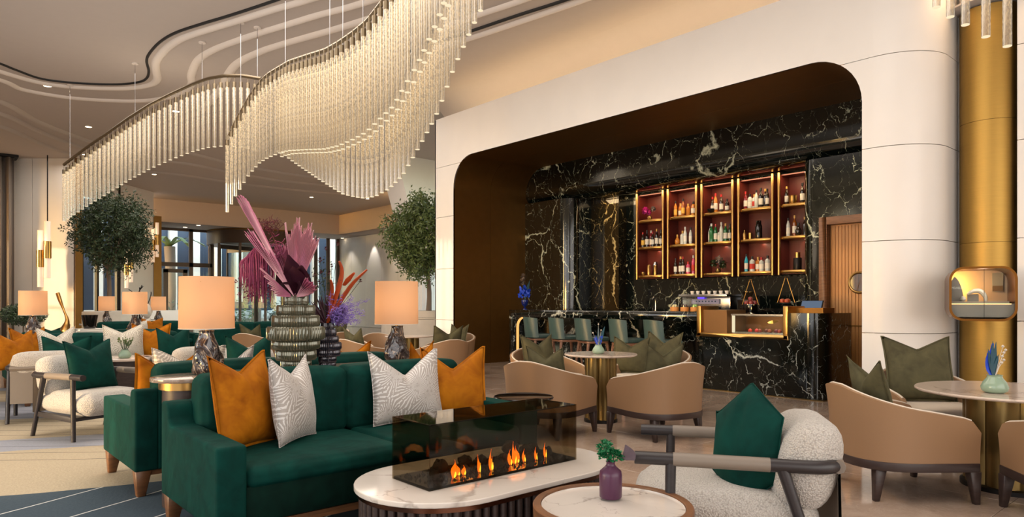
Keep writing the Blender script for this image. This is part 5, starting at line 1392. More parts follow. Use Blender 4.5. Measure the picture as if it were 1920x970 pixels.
# stools
stool = make_stool('leftmost teal leather bar stool at the black counter', 'teal leather bar stools')
ords = ['leftmost', 'second from the left', 'middle', 'fourth from the left', 'rightmost']
for k, px in enumerate((1012, 1060, 1110, 1176, 1243)):
    p = onx(px, 8.72); lb_ = 'teal leather bar stool on walnut legs, %s of five at the bar' % ords[k]
    if k == 0: stool.location = p; stool.rotation_euler.z = face_to(.93, -.36); stool['label'] = lb_
    else: dup(stool, lb_, p, face_to(.93, -.36))

# shelving bays
bay_l = []
by0, pitch, bw = 8.77, .757, .64
SZ = (2.97, 2.43, 1.86)
def make_bay():
    t_ = thing('bar_shelving', 'x', 'shelving', group='brass-poled oxblood shelving bays')
    MB().box(.30, .33, -bw, 0, 1.80, 3.49).build('back_panel', M['redback'], t_)
    for y in (-bw, -.02): MB().box(.02, .30, y, y+.02, 1.80, 3.49).build('side_panel', M['redback'], t_)
    MB().box(.02, .30, -bw, 0, 3.47, 3.49).build('top_panel', M['redback'], t_)
    for y in (0, -bw): MB().lathe([(.024, 1.78), (.024, 3.52)], n=14).build('pole', M['brass'], t_, smooth=True, loc=(-.02, y, 0))
    for z in SZ:
        arc = [(.02-.085*math.cos(a), -bw/2-(bw/2-.01)*math.sin(a)*1.0) for a in [-PI/2+PI*k/12 for k in range(13)]]
        s_ = MB(); s_.prism([(.30, -.01)]+[(x, y) for x, y in arc]+[(.30, -bw+.01)], z-.05, z); s_.build('shelf', M['brass'], t_, bevel=.004, seg=1)
    MB().box(.03, .28, -bw+.02, -.02, 1.795, 1.81).build('bottom_panel', M['redback'], t_)
    return t_
bay = None
for k in range(5):
    lab = 'oxblood shelving bay with brass poles, %s on the black marble wall' % ords[k].replace('middle', 'in the middle')
    loc = (11.12, by0-pitch*k, 0)
    if bay is None: bay = make_bay(); bay.location = loc; bay['label'] = lab
    else: dup(bay, lab, loc)
    for z in SZ: light('shelf_lamp', 'AREA', (11.22, by0-pitch*k-bw/2, z+.50), .9, (1, .78, .52), rot=(0, 0, 0), size=.5, sy=.06)
tag(MB().box(10.95, 11.19, 5.15, 9.3, 0, .92).build('back_bar', M['bmarble']), 'low black marble back bar below the brass shelves', 'cabinet')

# bottles
BP = {'wine': [(.036, 0), (.037, .19), (.030, .22), (.014, .25), (.013, .30), (.015, .302), (.015, .312)],
      'whisky': [(.040, 0), (.041, .14), (.038, .17), (.018, .20), (.016, .235)],
      'square': [(.042, 0), (.043, .16), (.040, .18), (.016, .20), (.016, .24)],
      'tall': [(.033, 0), (.034, .20), (.024, .24), (.013, .27), (.013, .32)],
      'round': [(.03, 0), (.05, .03), (.052, .09), (.03, .13), (.015, .16), (.015, .20)]}
bcache = {}
def bottle(kind, h, cap, lab, sc_=1.0):
    key = (kind, h, cap, lab)
    if key not in bcache:
        pr_ = BP[kind]; zt = pr_[-1][1]; m = MB(); m.lathe(pr_, n=14); m.mat(1); m.lathe([(pr_[-1][0]+.003, zt-.035), (pr_[-1][0]+.003, zt+.012)], n=12)
        mats = [bottle_mat(h), plain('bottle_cap', cap, .35)]
        if lab: m.mat(2); zb = pr_[1][1]; m.lathe([(pr_[0][0]+.0015, zb*.25), (pr_[0][0]+.0015, zb*.8)], n=14, cap=False); mats.append(plain('bottle_label', lab, .6))
        o = m.build('bottle', mats, smooth=True, angle=40); bcache[key] = o; return o
    o = bcache[key].copy(); link(o); return o
CN = {'#B9701C': 'amber', '#8E4A12': 'dark amber', '#1A0F0D': 'black', '#C9CCC4': 'clear', '#1F6A34': 'green', '#22180F': 'dark brown', '#7A1420': 'red', '#C9476A': 'pink', '#1AA0B8': 'turquoise', '#2A3A22': 'olive green', '#C79A4B': 'gold', '#33251A': 'brown'}
CP = {'#B01818': 'red', '#121212': 'black', '#C79A4B': 'gold', '#D8D4CC': 'white'}
LBn = {'#E5DECf': 'pale', '#E0B24A': 'yellow', '#C03020': 'red', None: 'no'}
spec = {(0, 1): [('wine', '#22180F', '#B01818', '#E0B24A'), ('wine', '#1A0F0D', '#121212', '#E5DECf'), ('tall', '#7A1420', '#D8D4CC', '#E5DECf'), ('wine', '#22180F', '#B01818', '#E5DECf'), ('tall', '#1A0F0D', '#C79A4B', '#E5DECf'), ('wine', '#1A0F0D', '#121212', '#E5DECf')],
        (1, 0): [('tall', '#B9701C', '#121212', '#E0B24A'), ('whisky', '#B9701C', '#C79A4B', '#E5DECf'), ('tall', '#8E4A12', '#121212', '#E0B24A'), ('whisky', '#B9701C', '#C79A4B', None), ('square', '#B9701C', '#121212', '#E5DECf')],
        (1, 1): [('round', '#B9701C', '#C79A4B', None), ('square', '#C9CCC4', '#C79A4B', None), ('tall', '#C9CCC4', '#D8D4CC', '#E5DECf'), ('tall', '#C9CCC4', '#121212', '#E5DECf')],
        (1, 2): [('tall', '#22180F', '#121212', '#E5DECf'), ('wine', '#1A0F0D', '#C79A4B', '#E5DECf'), ('tall', '#22180F', '#B01818', '#E5DECf'), ('square', '#C9476A', '#B01818', '#E5DECf'), ('tall', '#C9476A', '#D8D4CC', '#C03020')],
        (2, 0): [('wine', '#33251A', '#B01818', '#E5DECf'), ('tall', '#B9701C', '#B01818', '#E5DECf'), ('wine', '#33251A', '#B01818', '#E5DECf'), ('whisky', '#1A0F0D', '#121212', '#E5DECf')],
        (2, 1): [('tall', '#C9CCC4', '#121212', '#E5DECf'), ('wine', '#1F6A34', '#D8D4CC', None), ('tall', '#1F6A34', '#B01818', '#E5DECf'), ('square', '#C9CCC4', '#121212', '#E5DECf'), ('tall', '#C9CCC4', '#D8D4CC', None), ('wine', '#1F6A34', '#C79A4B', '#E5DECf'), ('tall', '#2A3A22', '#121212', '#E5DECf')],
        (3, 0): [('tall', '#7A1420', '#B01818', '#E5DECf'), ('whisky', '#C9CCC4', '#121212', '#E5DECf'), ('square', '#C9CCC4', '#C79A4B', '#C03020'), ('tall', '#C9CCC4', '#121212', None), ('wine', '#1A0F0D', '#121212', '#E5DECf'), ('wine', '#1A0F0D', '#C79A4B', None), ('tall', '#22180F', '#121212', '#E5DECf')],
        (3, 2): [('tall', '#1AA0B8', '#121212', '#E5DECf'), ('square', '#C9CCC4', '#121212', '#C03020'), ('square', '#B9701C', '#C79A4B', '#E5DECf'), ('square', '#C9CCC4', '#B01818', '#E5DECf'), ('square', '#C9CCC4', '#121212', '#E5DECf')],
        (4, 0): [('tall', '#22180F', '#C79A4B', '#E5DECf'), ('wine', '#1A0F0D', '#121212', '#E5DECf'), ('tall', '#33251A', '#C79A4B', '#E5DECf')],
        (4, 1): [('tall', '#C9CCC4', '#121212', '#E5DECf'), ('tall', '#8E4A12', '#C79A4B', '#E5DECf'), ('round', '#22180F', '#121212', '#E5DECf'), ('wine', '#1A0F0D', '#C79A4B', None), ('wine', '#1A0F0D', '#121212', '#E5DECf')]}
rown = ['top', 'middle', 'bottom']; bayn = ['first', 'second', 'third', 'fourth', 'fifth']; orn = ['leftmost', 'second', 'third', 'fourth', 'fifth', 'sixth', 'seventh']
yoff = {(4, 0): [.10, .36, .50]}
for (b, r), L_ in spec.items():
    nB = len(L_)
    for k, (kd, h, cp_c, lb_) in enumerate(L_):
        o = bottle(kd, h, cp_c, lb_); f_ = yoff.get((b, r)); d_ = f_[k] if f_ else (.08+(bw-.16)*(k+.5)/nB if nB > 4 else .12+(bw-.24)*(k+.5)/nB)
        o.location = (11.14+.06*((k*7+b) % 3)/2, by0-pitch*b-d_, SZ[r]+.001); s_ = 1.0+.06*((k*5+b*3) % 3-1); o.scale = (s_, s_, s_)
        tag(o, '%s bottle with %s cap, %s on the %s shelf of the %s bay' % (CN[h], CP[cp_c], orn[k], rown[r], bayn[b]), 'bottle', 'bottles on the bar shelves')
def shp(b, r, d, x=11.15): return Vector((x, by0-pitch*b-d, SZ[r]+.001))
cany = [(.034, 0), (.036, .01), (.036, .20), (.03, .205), (.02, .21)]
for k, (d, s_, lab) in enumerate(((.26, 1.0, 'tall gold canister, left of the two on the first bay bottom shelf'), (.42, .95, 'tall gold canister, right of the two on the first bay bottom shelf'))):
    o = lathe_thing('canister', lab, 'canister', shp(0, 2, d), cany, 'brass', 20, 'gold canisters'); o.scale = (s_,)*3
lathe_thing('copper_bowl', 'small copper bowl on the first bay bottom shelf', 'bowl', shp(0, 2, .12), [(.02, 0), (.045, .03), (.04, .07), (.035, .07)], 'brassd', 20)
lathe_thing('glass_jar', 'glass jar with lid behind the gold canisters', 'jar', shp(0, 2, .34, 11.26), [(.05, 0), (.055, .02), (.055, .22), (.04, .25), (.045, .27)], 'steel', 20)
lathe_thing('mixing_bowl', 'black bowl on the top shelf of the middle bay', 'bowl', shp(2, 0, .20, 11.10), [(.03, 0), (.06, .03), (.07, .07), (.066, .07), (.04, .02)], 'dark', 20)
lathe_thing('cocktail_shaker', 'large black and gold cocktail shaker on the fourth bay', 'shaker', shp(3, 1, .36), [(.055, 0), (.06, .02), (.058, .22), (.045, .25), (.045, .31), (.04, .315)], 'blacklac', 24)
lathe_thing('gold_tumbler', 'gold tumbler beside the black shaker', 'cup', shp(3, 1, .2), [(.03, 0), (.036, .11), (.032, .11), (.026, .01)], 'brass', 20)
lathe_thing('gold_bottle', 'gold bottle at the left of the fourth bay middle shelf', 'bottle', shp(3, 1, .09), [(.03, 0), (.034, .10), (.012, .14), (.012, .17)], 'brass', 20)
lathe_thing('ice_bucket', 'hammered gold ice bucket on the top shelf of the last bay', 'bucket', shp(4, 0, .22), [(.05, 0), (.07, .05), (.068, .12), (.076, .14), (.07, .14), (.06, .06)], 'brass', 24)
o = lathe_thing('canister', 'matt black canister with gold lid on the last bay bottom shelf', 'canister', shp(4, 2, .30), [(.065, 0), (.068, .01), (.068, .19), (.06, .20)], 'dark', 24)
MB().lathe([(.045, .2), (.045, .29)], n=20).build('lid', M['brass'], o, smooth=True)
# two bouquets on the shelves
def ball_flowers(label, loc, cols_, seed, s=1.0, pot='brassd'):
    rn = random.Random(seed); t_ = thing('bouquet', label, 'flowers', loc)
    MB().lathe([(.02*s, 0), (.05*s, .025*s), (.045*s, .06*s), (.03*s, .075*s)], n=20).build('bowl', M[pot], t_, smooth=True)
    for ci, (mt, cx, cz, r, cnt) in enumerate(cols_):
        mb = MB()
        for k in range(cnt):
            d = Vector((rn.gauss(0, 1), rn.gauss(0, 1), rn.gauss(0, 1))).normalized(); c = Vector((0, -cx*s, cz*s)); leafblade(mb, c+d*r*s*.2, c+d*r*s*rn.uniform(.7, 1.1), r*s*.25, .2, 2, up=(.3, .2, 1))
        mb.build('blooms', M[mt], t_)
    sb_ = MB(); sb_.tube([(0, 0, .06*s), (0, -cols_[0][1]*s, cols_[0][2]*s)], .003, 4); sb_.tube([(0, 0, .06*s), (0, -cols_[-1][1]*s, cols_[-1][2]*s)], .003, 4); sb_.build('stems', M['leafd'], t_)
M['hotpink'] = plain('hot_pink_bloom', '#D0389A', .6); M['greybloom'] = plain('grey_dried_bloom', '#8A7F78', .8)
ball_flowers('hot pink and grey bouquet on the top shelf of the first bay', shp(0, 0, .28), [('hotpink', -.10, .20, .085, 60), ('hotpink', -.02, .15, .06, 40), ('greybloom', .09, .21, .07, 50)], 3)
ball_flowers('muted green and grey bouquet on the bottom shelf of the middle bay', shp(2, 2, .32), [('leafd', -.10, .17, .09, 60), ('greybloom', .02, .23, .09, 60), ('leafd', .10, .15, .09, 50)], 4, 1.0)

# things on the counter
CT = 1.171
def cloche(label, y, fill):
    t_ = thing('glass_cloche', label, 'cloche', (9.22, y, CT), group='glass cloches on oak bases')
    MB().lathe([(.068, 0), (.07, .005), (.07, .07)], n=28).build('oak_base', M['bakelite'], t_, smooth=True, angle=40)
    MB().lathe([(.058, .071), (.058, .16)]+[(.058*math.cos(a), .16+.05*math.sin(a)) for a in [PI/2*k/5 for k in range(1, 5)]]+[(.008, .212), (.012, .225), (.004, .235)], n=24).build('dome', M['glass'], t_, smooth=True)
    rn = random.Random(int(y*100)); c0 = plain('macaron', fill, .6); mm = MB()
    for k in range(12): mm.lathe([(.004, .072+.018*(k//6)), (.013, .078+.018*(k//6)), (.013, .086+.018*(k//6)), (.004, .092+.018*(k//6))], n=8, cx=.034*math.cos(k*1.05)*(1-.4*(k//6)), cy=.034*math.sin(k*1.05)*(1-.4*(k//6)))
    o = mm.build('sweets', c0, t_); o['kind'] = 'stuff'
for px, fl, nm in ((1265, '#E8DCA8', 'leftmost glass cloche on an oak base, pale sweets inside'), (1284, '#5A3A30', 'middle glass cloche on an oak base, brown sweets inside'), (1303, '#9CCB6A', 'right glass cloche on an oak base, green sweets inside')):
    cloche(nm, onx(px, 9.22).y, fl)
em = thing('espresso_machine', 'chrome espresso machine with purple display and cups on top, behind the bar', 'coffee machine', (10.08, 6.50, 1.06))
em.scale = (1.1, 1.1, 1.15)
EW = .42
MB().box(-.02, .30, -EW, EW, .12, .30).build('body', M['steel'], em, bevel=.015)
MB().box(-.12, .30, -EW, EW, .30, .34).build('top_deck', M['steel'], em, bevel=.008)
MB().box(-.10, .3, -EW, EW, 0, .07).build('drip_tray', M['steel'], em, bevel=.008)
MB().box(-.05, -.02, -EW*.6, EW*.55, .20, .27).build('control_panel', plain('panel_grey', '#8C8AA8', .3), em)
MB().box(-.055, -.05, .0, .12, .27, .30).build('display', emis('violet_display', lin('#6A50E0'), 1.2), em)
for k in range(7): MB().box(-.056, -.05, -.2+.055*k, -.18+.055*k, .225, .245).build('button', M['navy'], em)
for y in (-.22, 0, .22):
    g = MB(); g.lathe([(.035, .10), (.035, .16)], n=16, cx=-.06, cy=y); g.tube([(-.06, y, .12), (-.19, y, .11)], .012, 8); g.build('group_head', M['dark'], em, smooth=True)
for k in range(7): MB().lathe([(.02, .34), (.032, .39), (.03, .39), (.018, .345)], n=12, cx=.02, cy=-.34+.1*k).build('cup', M['whitepaint'], em, smooth=True)
tag(MB().box(9.96, 10.40, 4.45, 9.9, .0, 1.058).build('inner_worktop', M['dark']), 'dark working counter behind the bar front', 'counter')
gr = thing('coffee_grinder', 'black coffee grinder beside the espresso machine', 'grinder', (10.2, 5.80, 1.06))
MB().box(-.12, .12, -.13, .13, 0, .30).build('body', M['blacklac'], gr, bevel=.015); MB().lathe([(.03, .30), (.09, .42), (.09, .43)], n=16).build('hopper', M['tintglass'], gr)
tp = thing('bar_tap', 'slim steel tap behind the counter', 'tap', (10.15, 7.6, 1.06)); MB().tube(smooth_path([(0, 0, 0), (0, 0, .30), (-.05, 0, .35), (-.10, 0, .30)], 4), .01, 8).build('spout', M['steel'], tp, smooth=True); MB().tube([(0, .06, 0), (0, .06, .16)], .008, 6).build('handle', M['steel'], tp)
def cake_stand(label, px, X, fillc, ped, seed):
    p = onx(px, X, 0); t_ = thing('cake_stand', label, 'cake stand', (X, p.y, 1.142 if ped else 1.262), group='glass cake stands with brass hoops')
    h = .13 if ped else .035
    MB().lathe([(.07, 0), (.07, .006), (.018, .02), (.016, h-.02), (.03, h), (.135, h+.004), (.135, h+.014), (.03, h+.012)], n=28).build('plate', M['glass'] if ped else M['dark'], t_, smooth=True)
    w = MB()
    for s_ in (-1, 1):
        w.tube([(0, s_*.13, h+.01), (0, s_*.015, h+.36)], .006, 6)
    w.tube([(.0+.02*math.cos(a), .02*math.sin(a), h+.375) for a in [2*PI*k/10 for k in range(10)]], .004, 5, closed=True)
    w.build('hoop', M['brass'], t_, smooth=True)
    rn = random.Random(seed); mm = plain('cake_glaze', fillc, .3)
    for k in range(5 if ped else 4):
        a = 2*PI*k/5; MB().lathe([(.03, 0), (.036, .02), (.028, .045), (.004, .055)], n=12).build('cake', mm, t_, smooth=True, loc=(.06*math.cos(a), .06*math.sin(a), h+.014))
    if ped: MB().lathe([(.03, 0), (.036, .02), (.028, .045), (.004, .055)], n=12).build('cake', mm, t_, smooth=True, loc=(0, 0, h+.07))
cake_stand('footed glass cake stand with brass hoop and dark red cakes on the pastry case', 1407, 9.3, '#7A2420', True, 1)
cake_stand('dark cake stand with brass hoop and orange-red buns at the brass frame corner', 1474, 9.35, '#A8421C', False, 2)
tb_ = thing('till_screen', 'tilted blue-grey till screen right of the cake stands', 'screen', (9.85, 4.62, 1.10))
MB().extr([(-.16, 0), (.16, 0), (.16, .20), (-.16, .20)], lambda p: (-.02+p[1]*.5, p[0], .04+p[1]), lambda p: (.0+p[1]*.5, p[0], .04+p[1])).build('case', M['dark'], tb_)
MB().add([(-.024+z*.5, y, .045+z) for y, z in ((-.15, .01), (.15, .01), (.15, .19), (-.15, .19))], [(0, 1, 2, 3)]).build('display', emis('till_display', lin('#7D8FA8'), .5), tb_)
# blue vase at the left end of the counter
bp = onx(984, 9.4, CT); tv = lathe_thing('blue_vase', 'cobalt glass vase on a clear foot at the left end of the bar', 'vase', bp, [(.05, 0), (.05, .01), (.012, .04), (.02, .055), (.065, .11), (.075, .17), (.07, .20), (.06, .20)], plain('cobalt_glass', '#0E1F66', .1), 28)
rn = random.Random(14); a = MB(); b = MB(); c = MB(); rt_ = Vector((RX, RY, 0))
for k in range(70):
    q = rt_*rn.gauss(-.01, .07)+Vector((0, 0, abs(rn.gauss(.16, .07)))); leafblade(a, q*.7, q, .025, .2, 3, up=(rn.uniform(-1, 1), rn.uniform(-1, 1), .3))
for dx, dz in ((-.03, .48), (-.05, .38)):
    for k in range(50):
        th = rn.uniform(0, 2*PI); ph = rn.uniform(-1.5, 1.5); d = Vector((math.cos(th)*math.cos(ph), math.sin(th)*math.cos(ph), math.sin(ph))); q = rt_*dx+Vector((0, 0, dz)); leafblade(b, q, q+d*.075, .02, .1, 2, up=(.2, .3, 1))
    c.tube([(0, 0, 0), rt_*dx+Vector((0, 0, dz))], .004, 5)
leafblade(c, (0, 0, 0), rt_*.10+Vector((0, 0, .40)), .03, .1, 5); leafblade(c, (0, 0, 0), rt_*.06+Vector((0, 0, .32)), .03, .1, 5)
blob_plant('tall_posy', 'cobalt petals with two dark brown round heads at the left end of the bar', 'flowers', bp+Vector((0, 0, .19)), [('blue_petals', 'blueflower', a), ('brown_heads', 'bark', b), ('leaves', 'tealleaf', c)])

# ================================================================ CHANDELIERS
rod0 = {}
def rod_mesh(L_, r=.029):
    key = (round(L_, 2), r)
    if key in rod0: return rod0[key]
    m = MB(); m.lathe([(r, .004), (r, L_-.09)], n=10, cap=False); m.mat(1); m.lathe([(r*.98, 0), (r*.98, .006)], n=10); m.mat(2); m.lathe([(r*1.05, L_-.09), (r*1.05, L_)], n=10); m.lathe([(.006, L_), (.006, L_+.09)], n=5)
    o = m.build('rod', [M['rod'], M['rodtip'], M['railmetal']], smooth=True, angle=40); col.objects.unlink(o); rod0[key] = o.data; bpy.data.objects.remove(o); return rod0[key]
def interp(tbl, x):
    for (a, *va), (b, *vb) in zip(tbl[:-1], tbl[1:]):
        if a <= x <= b:
            t = (x-a)/(b-a); return [p+(q-p)*t for p, q in zip(va, vb)]
    return list(tbl[-1][1:]) if x > tbl[-1][0] else list(tbl[0][1:])
def chandelier(label, tbl, L_, pitch_, name='chandelier', rail=True, wires=(), offs=(0,), rlen=None, group=None, r=.029):
    """tbl rows: px, y of the rod bottoms in the photograph, distance"""
    t0 = atd(tbl[0][0], tbl[0][1], tbl[0][2]); t_ = thing(name, label, 'chandelier', t0, group=group)
    xs = [tbl[0][0]+(tbl[-1][0]-tbl[0][0])*k/400 for k in range(401)]
    P = [atd(x, *interp(tbl, x)) for x in xs]
    # smooth
    for _ in range(6): P = [P[0]]+[(P[i-1]+P[i]*2+P[i+1])/4 for i in range(1, len(P)-1)]+[P[-1]]
    me = rod_mesh(L_, r)
    for oi, of in enumerate(offs):
        acc = pitch_*.5+1.8 if oi % 2 else 0.0; d_ = 0
        prev = P[0]+Vector((FX, FY, 0))*of
        q = [p+Vector((FX, FY, 0))*of for p in P]
        nxt = acc
        for i in range(1, len(q)):
            seg = Vector((q[i].x-q[i-1].x, q[i].y-q[i-1].y, 0)).length
            while nxt <= d_+seg:
                f = (nxt-d_)/max(seg, 1e-9); pos = q[i-1]+(q[i]-q[i-1])*f
                o = bpy.data.objects.new('rod', me); link(o, t_); o.location = pos-t0; nxt += pitch_
            d_ += seg
    if rail:
        mid = Vector((FX, FY, 0))*(sum(offs)/len(offs))
        MB().tube([p+mid+Vector((0, 0, L_+.11))-t0 for p in P[::6]]+[P[-1]+mid+Vector((0, 0, L_+.11))-t0], .03, 8).build('rail', M['railmetal'], t_, smooth=True)
    w = MB()
    for fr_ in wires:
        p = P[int(400*fr_)]+Vector((FX, FY, 0))*(sum(offs)/len(offs))-t0+Vector((0, 0, L_+.1)); w = MB(); w.tube([p, (p.x, p.y, 5.99-t0.z)], .004, 5); w.build('suspension_wire', M['steel'], t_)
        MB().lathe([(.06, 5.975-t0.z), (.06, 5.998-t0.z)], n=16, cx=p.x, cy=p.y).build('ceiling_rose', M['ceil_trim'], t_)
    return t_
A_ = [(120, 415, 14.9), (139, 403, 14.6), (158, 390, 14.4), (177, 378, 14.2), (197, 366, 14.0), (216, 354, 13.8), (242, 338, 13.5), (281, 317, 13.1), (320, 300, 12.8), (359, 285, 12.5), (390, 277, 12.2), (420, 274, 12.0), (455, 276, 11.8), (490, 284, 11.6)]
chandelier('left wave of hanging bubbled crystal rods on a curved brass rail', A_, 1.12, .165, r=.032, wires=(.03, .36, .70, .98), group='crystal rod chandeliers')
F1 = [(426, 398, 11.6), (434, 383, 11.5), (441, 368, 11.4), (449, 356, 11.3), (457, 343, 11.2), (465, 331, 11.1), (472, 322, 11.0), (487, 305, 10.75), (502, 296, 10.5), (525, 287, 10.2), (540, 283, 9.9), (573, 281, 9.4), (608, 280, 8.9), (634, 274, 8.5), (660, 263, 8.2), (686, 249, 7.9), (712, 224, 7.6), (738, 199, 7.3), (759, 161, 7.0), (780, 127, 6.8), (799, 87, 6.5), (822, 35, 6.2), (833, 5, 6.0), (845, -40, 5.8)]
chandelier('central sweep of densely hung bubbled crystal rods on a curved brass rail', F1, 1.22, .15, wires=(.05, .25, .45, .60), offs=(0, .2), group='crystal rod chandeliers')
F2 = [(522, 284, 10.5), (530, 288, 10.4), (548, 302, 10.2), (565, 314, 10.0), (604, 340, 9.5), (642, 364, 9.1), (662, 369, 8.95), (681, 372, 8.8), (703, 369, 8.6), (729, 355, 8.4), (755, 329, 8.1), (785, 277, 7.8), (816, 221, 7.5), (833, 178, 7.35), (850, 130, 7.2), (868, 90, 7.05), (885, 52, 6.9), (898, 26, 6.8), (911, 0, 6.7), (925, -35, 6.6)]
chandelier('dipping lower wave of crystal rods behind the central sweep', F2, 1.08, .108, r=.027, wires=(.3,), offs=(0,), group='crystal rod chandeliers', rail=True)
G_ = [(1756, 14, 5.6), (1781, 32, 5.45), (1808, 46, 5.3), (1834, 63, 5.2), (1862, 76, 5.1), (1890, 88, 5.0), (1925, 100, 4.9), (1960, 112, 4.8)]
chandelier('few crystal rods hanging into the top right corner', G_, 1.22, .155, wires=(.5,), offs=(0,), group='crystal rod chandeliers')
light('chandelier_glow_left', 'POINT', atd(300, 250, 13.4), 25, (1, .82, .6), size=.6)
light('chandelier_glow_mid', 'POINT', atd(600, 300, 9.4)+Vector((0, 0, -.5)), 30, (1, .82, .6), size=.6)
light('chandelier_glow_right', 'POINT', atd(790, 120, 6.6), 14, (1, .82, .6), size=.6)

# ================================================================ TREES, PLANTERS, FAR DETAILS
def tree(label, base, trunk_top, crown_c, rx, rz, leaves, seed, mat='leafd', planter=None):
    t_ = thing('olive_tree', label, 'tree', base, group=None); rn = random.Random(seed); B = Vector(base)
    tt_ = Vector(trunk_top)-B; c = Vector(crown_c)-B
    MB().tube(smooth_path([(0, 0, 0), tt_*.5+Vector((.03, 0, 0)), tt_], 4), [.075, .07, .065, .06, .06, .055, .055, .055, .05], 10).build('trunk', M['bark'], t_, smooth=True)
    br = MB(); lf = MB(); ends = []
    for k in range(26):
        d = Vector((rn.gauss(0, 1), rn.gauss(0, 1), rn.uniform(-.5, 1.2))).normalized(); e = c+Vector((d.x*rx*.8, d.y*rx*.8, d.z*rz*.8)); m_ = (tt_+e)*.5+Vector((rn.gauss(0, .08), rn.gauss(0, .08), rn.gauss(0, .05)))
        br.tube(smooth_path([tt_, m_, e], 3), [.035, .03, .025, .018, .012, .008, .004], 5); ends.append((m_, e))
    br.build('branches', M['bark'], t_, smooth=True)
    for k in range(leaves):
        th = rn.uniform(0, 2*PI); cz = rn.uniform(-1, 1); rr = rn.uniform(.35, 1)**.5; lump = .98+.16*math.sin(3*th+seed+cz*4)+.13*math.sin(7*th-cz*9)+.08*math.sin(13*th+cz*17)
        s_ = math.sqrt(1-cz*cz); p = c+Vector((math.cos(th)*s_*rx*rr*lump, math.sin(th)*s_*rx*rr*lump, cz*rz*rr*lump))
        d = Vector((rn.gauss(0, 1), rn.gauss(0, 1), rn.gauss(.3, 1))).normalized()*rn.uniform(.04, .07); e = d.orthogonal().normalized(); e = Matrix.Rotation(rn.uniform(0, 6), 3, d.normalized()) @ e*.018
        lf.add([p-d, p+e, p+d, p-e], [(0, 1, 2, 3)])
    o = lf.build('foliage', M[mat], t_); o['kind'] = 'stuff'
    return t_
p = ray(203, 20); c = atd(213, 436, 20)
tree('olive tree with dark round crown in front of the left windows', (p.x, p.y, 1.05), tuple(atd(203, 505, 20)), tuple(c), 1.02, 1.12, 15000, 5)
tag(MB().lathe([(.62, 0), (.66, .02), (.66, 1.05), (.6, 1.07), (.55, 1.02)], n=40, cx=p.x, cy=p.y).build('planter', M['stone'], smooth=True), 'white round planter under the left olive tree', 'planter')
p2 = ray(804, 16.7); c2 = atd(797, 445, 16.7)
tree('olive tree with lit green crown half hidden by the white wall end', (p2.x, p2.y, 1.12), tuple(atd(802, 515, 16.7)), tuple(c2), .92, 1.02, 15000, 6, 'leaf')
pl = MB(); pl.lathe([(1.0, 0), (1.0, .92), (.985, .925), (1.0, .93), (1.0, .96), (.985, .965), (1.0, .97), (1.0, 1.12), (.94, 1.12), (.93, 1.05)], n=56, cx=p2.x-.1, cy=p2.y+.1); tag(pl.build('planter', M['stone'], smooth=True, angle=30), 'large round stone planter beside the white wall end', 'planter')
fc = thing('fluted_column', 'short white fluted column behind the right table lamp', 'column', ray(796, 20.2)); 
MB().lathe([(.36, 0), (.36, 2.6)], n=96, rib=.06, ribn=24).build('shaft', M['whitepaint'], fc, smooth=True, angle=75); MB().lathe([(.42, 2.6), (.42, 2.7)], n=40).build('cap', M['whitepaint'], fc)
nv = thing('navy_chair', 'navy blue high-backed seat behind the right table lamp', 'chair', ray(748, 19.2)); nv.rotation_euler.z = .5
MB().box(-.35, .35, -.06, .06, .3, 1.0).build('backrest', M['navy'], nv, bevel=.03); MB().box(-.35, .35, -.6, -.06, .3, .48).build('seat', M['navy'], nv, bevel=.03)
for x in (-.3, .3):
    for y in (-.55, 0): MB().box(x-.02, x+.02, y-.02, y+.02, 0, .3).build('leg', M['darkwood'], nv)
# curtains at the far left
cu = MB(); cu.grid(lambda u, v: (1.35+1.15*u+0, 27.3-.6*u+.12*math.sin(u*34)*(1-.2*v), .02+5.9*v), 90, 2); tag(cu.build('curtain', M['curtain'], smooth=True, solid=.01), 'grey brown floor-length curtain at the left edge', 'curtain')
struct(MB().box(.6, 2.6, 26.6, 27.5, 5.92, 5.99), 'trim_21', M['dark'])
# wall sconces
def sconce(label, px, py, Y, s=1.0):
    u = (px-960)/FPX; tt = Y/(FY+u*RY); c = atd(px, py, tt); t_ = thing('wall_sconce', label, 'wall lamp', c, group='brass and frosted glass tube sconces')
    for dx, dz in ((-.12*s, -.14*s), (.10*s, .14*s)):
        off = Vector((RX, RY, 0))*dx
        MB().lathe([(.11*s, dz-.27*s), (.11*s, dz+.27*s)], n=24, cx=off.x, cy=off.y).build('brass_sleeve', M['brass'], t_, smooth=True)
        for sg in (-1, 1):
            z0 = dz+sg*.27*s; z1 = dz+sg*.90*s; MB().lathe([(.085*s, min(z0, z1)), (.085*s, max(z0, z1))], n=20, cx=off.x, cy=off.y).build('glass_tube', M['sconceglass'], t_, smooth=True)
    light('sconce_glow', 'POINT', c-Vector((FX, FY, 0))*.35+Vector((0, 0, .4)), 5*s, (1, .66, .38), size=.1)
    return t_
s1 = sconce('brass sconce with frosted tubes on the left cream wall', 83, 477, 26.0)
w = MB(); b_ = s1.location; w.tube([(.1*RX, .1*RY, 1.04), (.1*RX, .1*RY, 5.98-b_.z)], .018, 6); w.build('conduit', M['dark'], s1)
sconce('brass sconce behind the olive tree above a lampshade', 242, 500, 29.6, .8)
sconce('brass sconce beside the left glass screen', 291, 455, 31.4, .8)
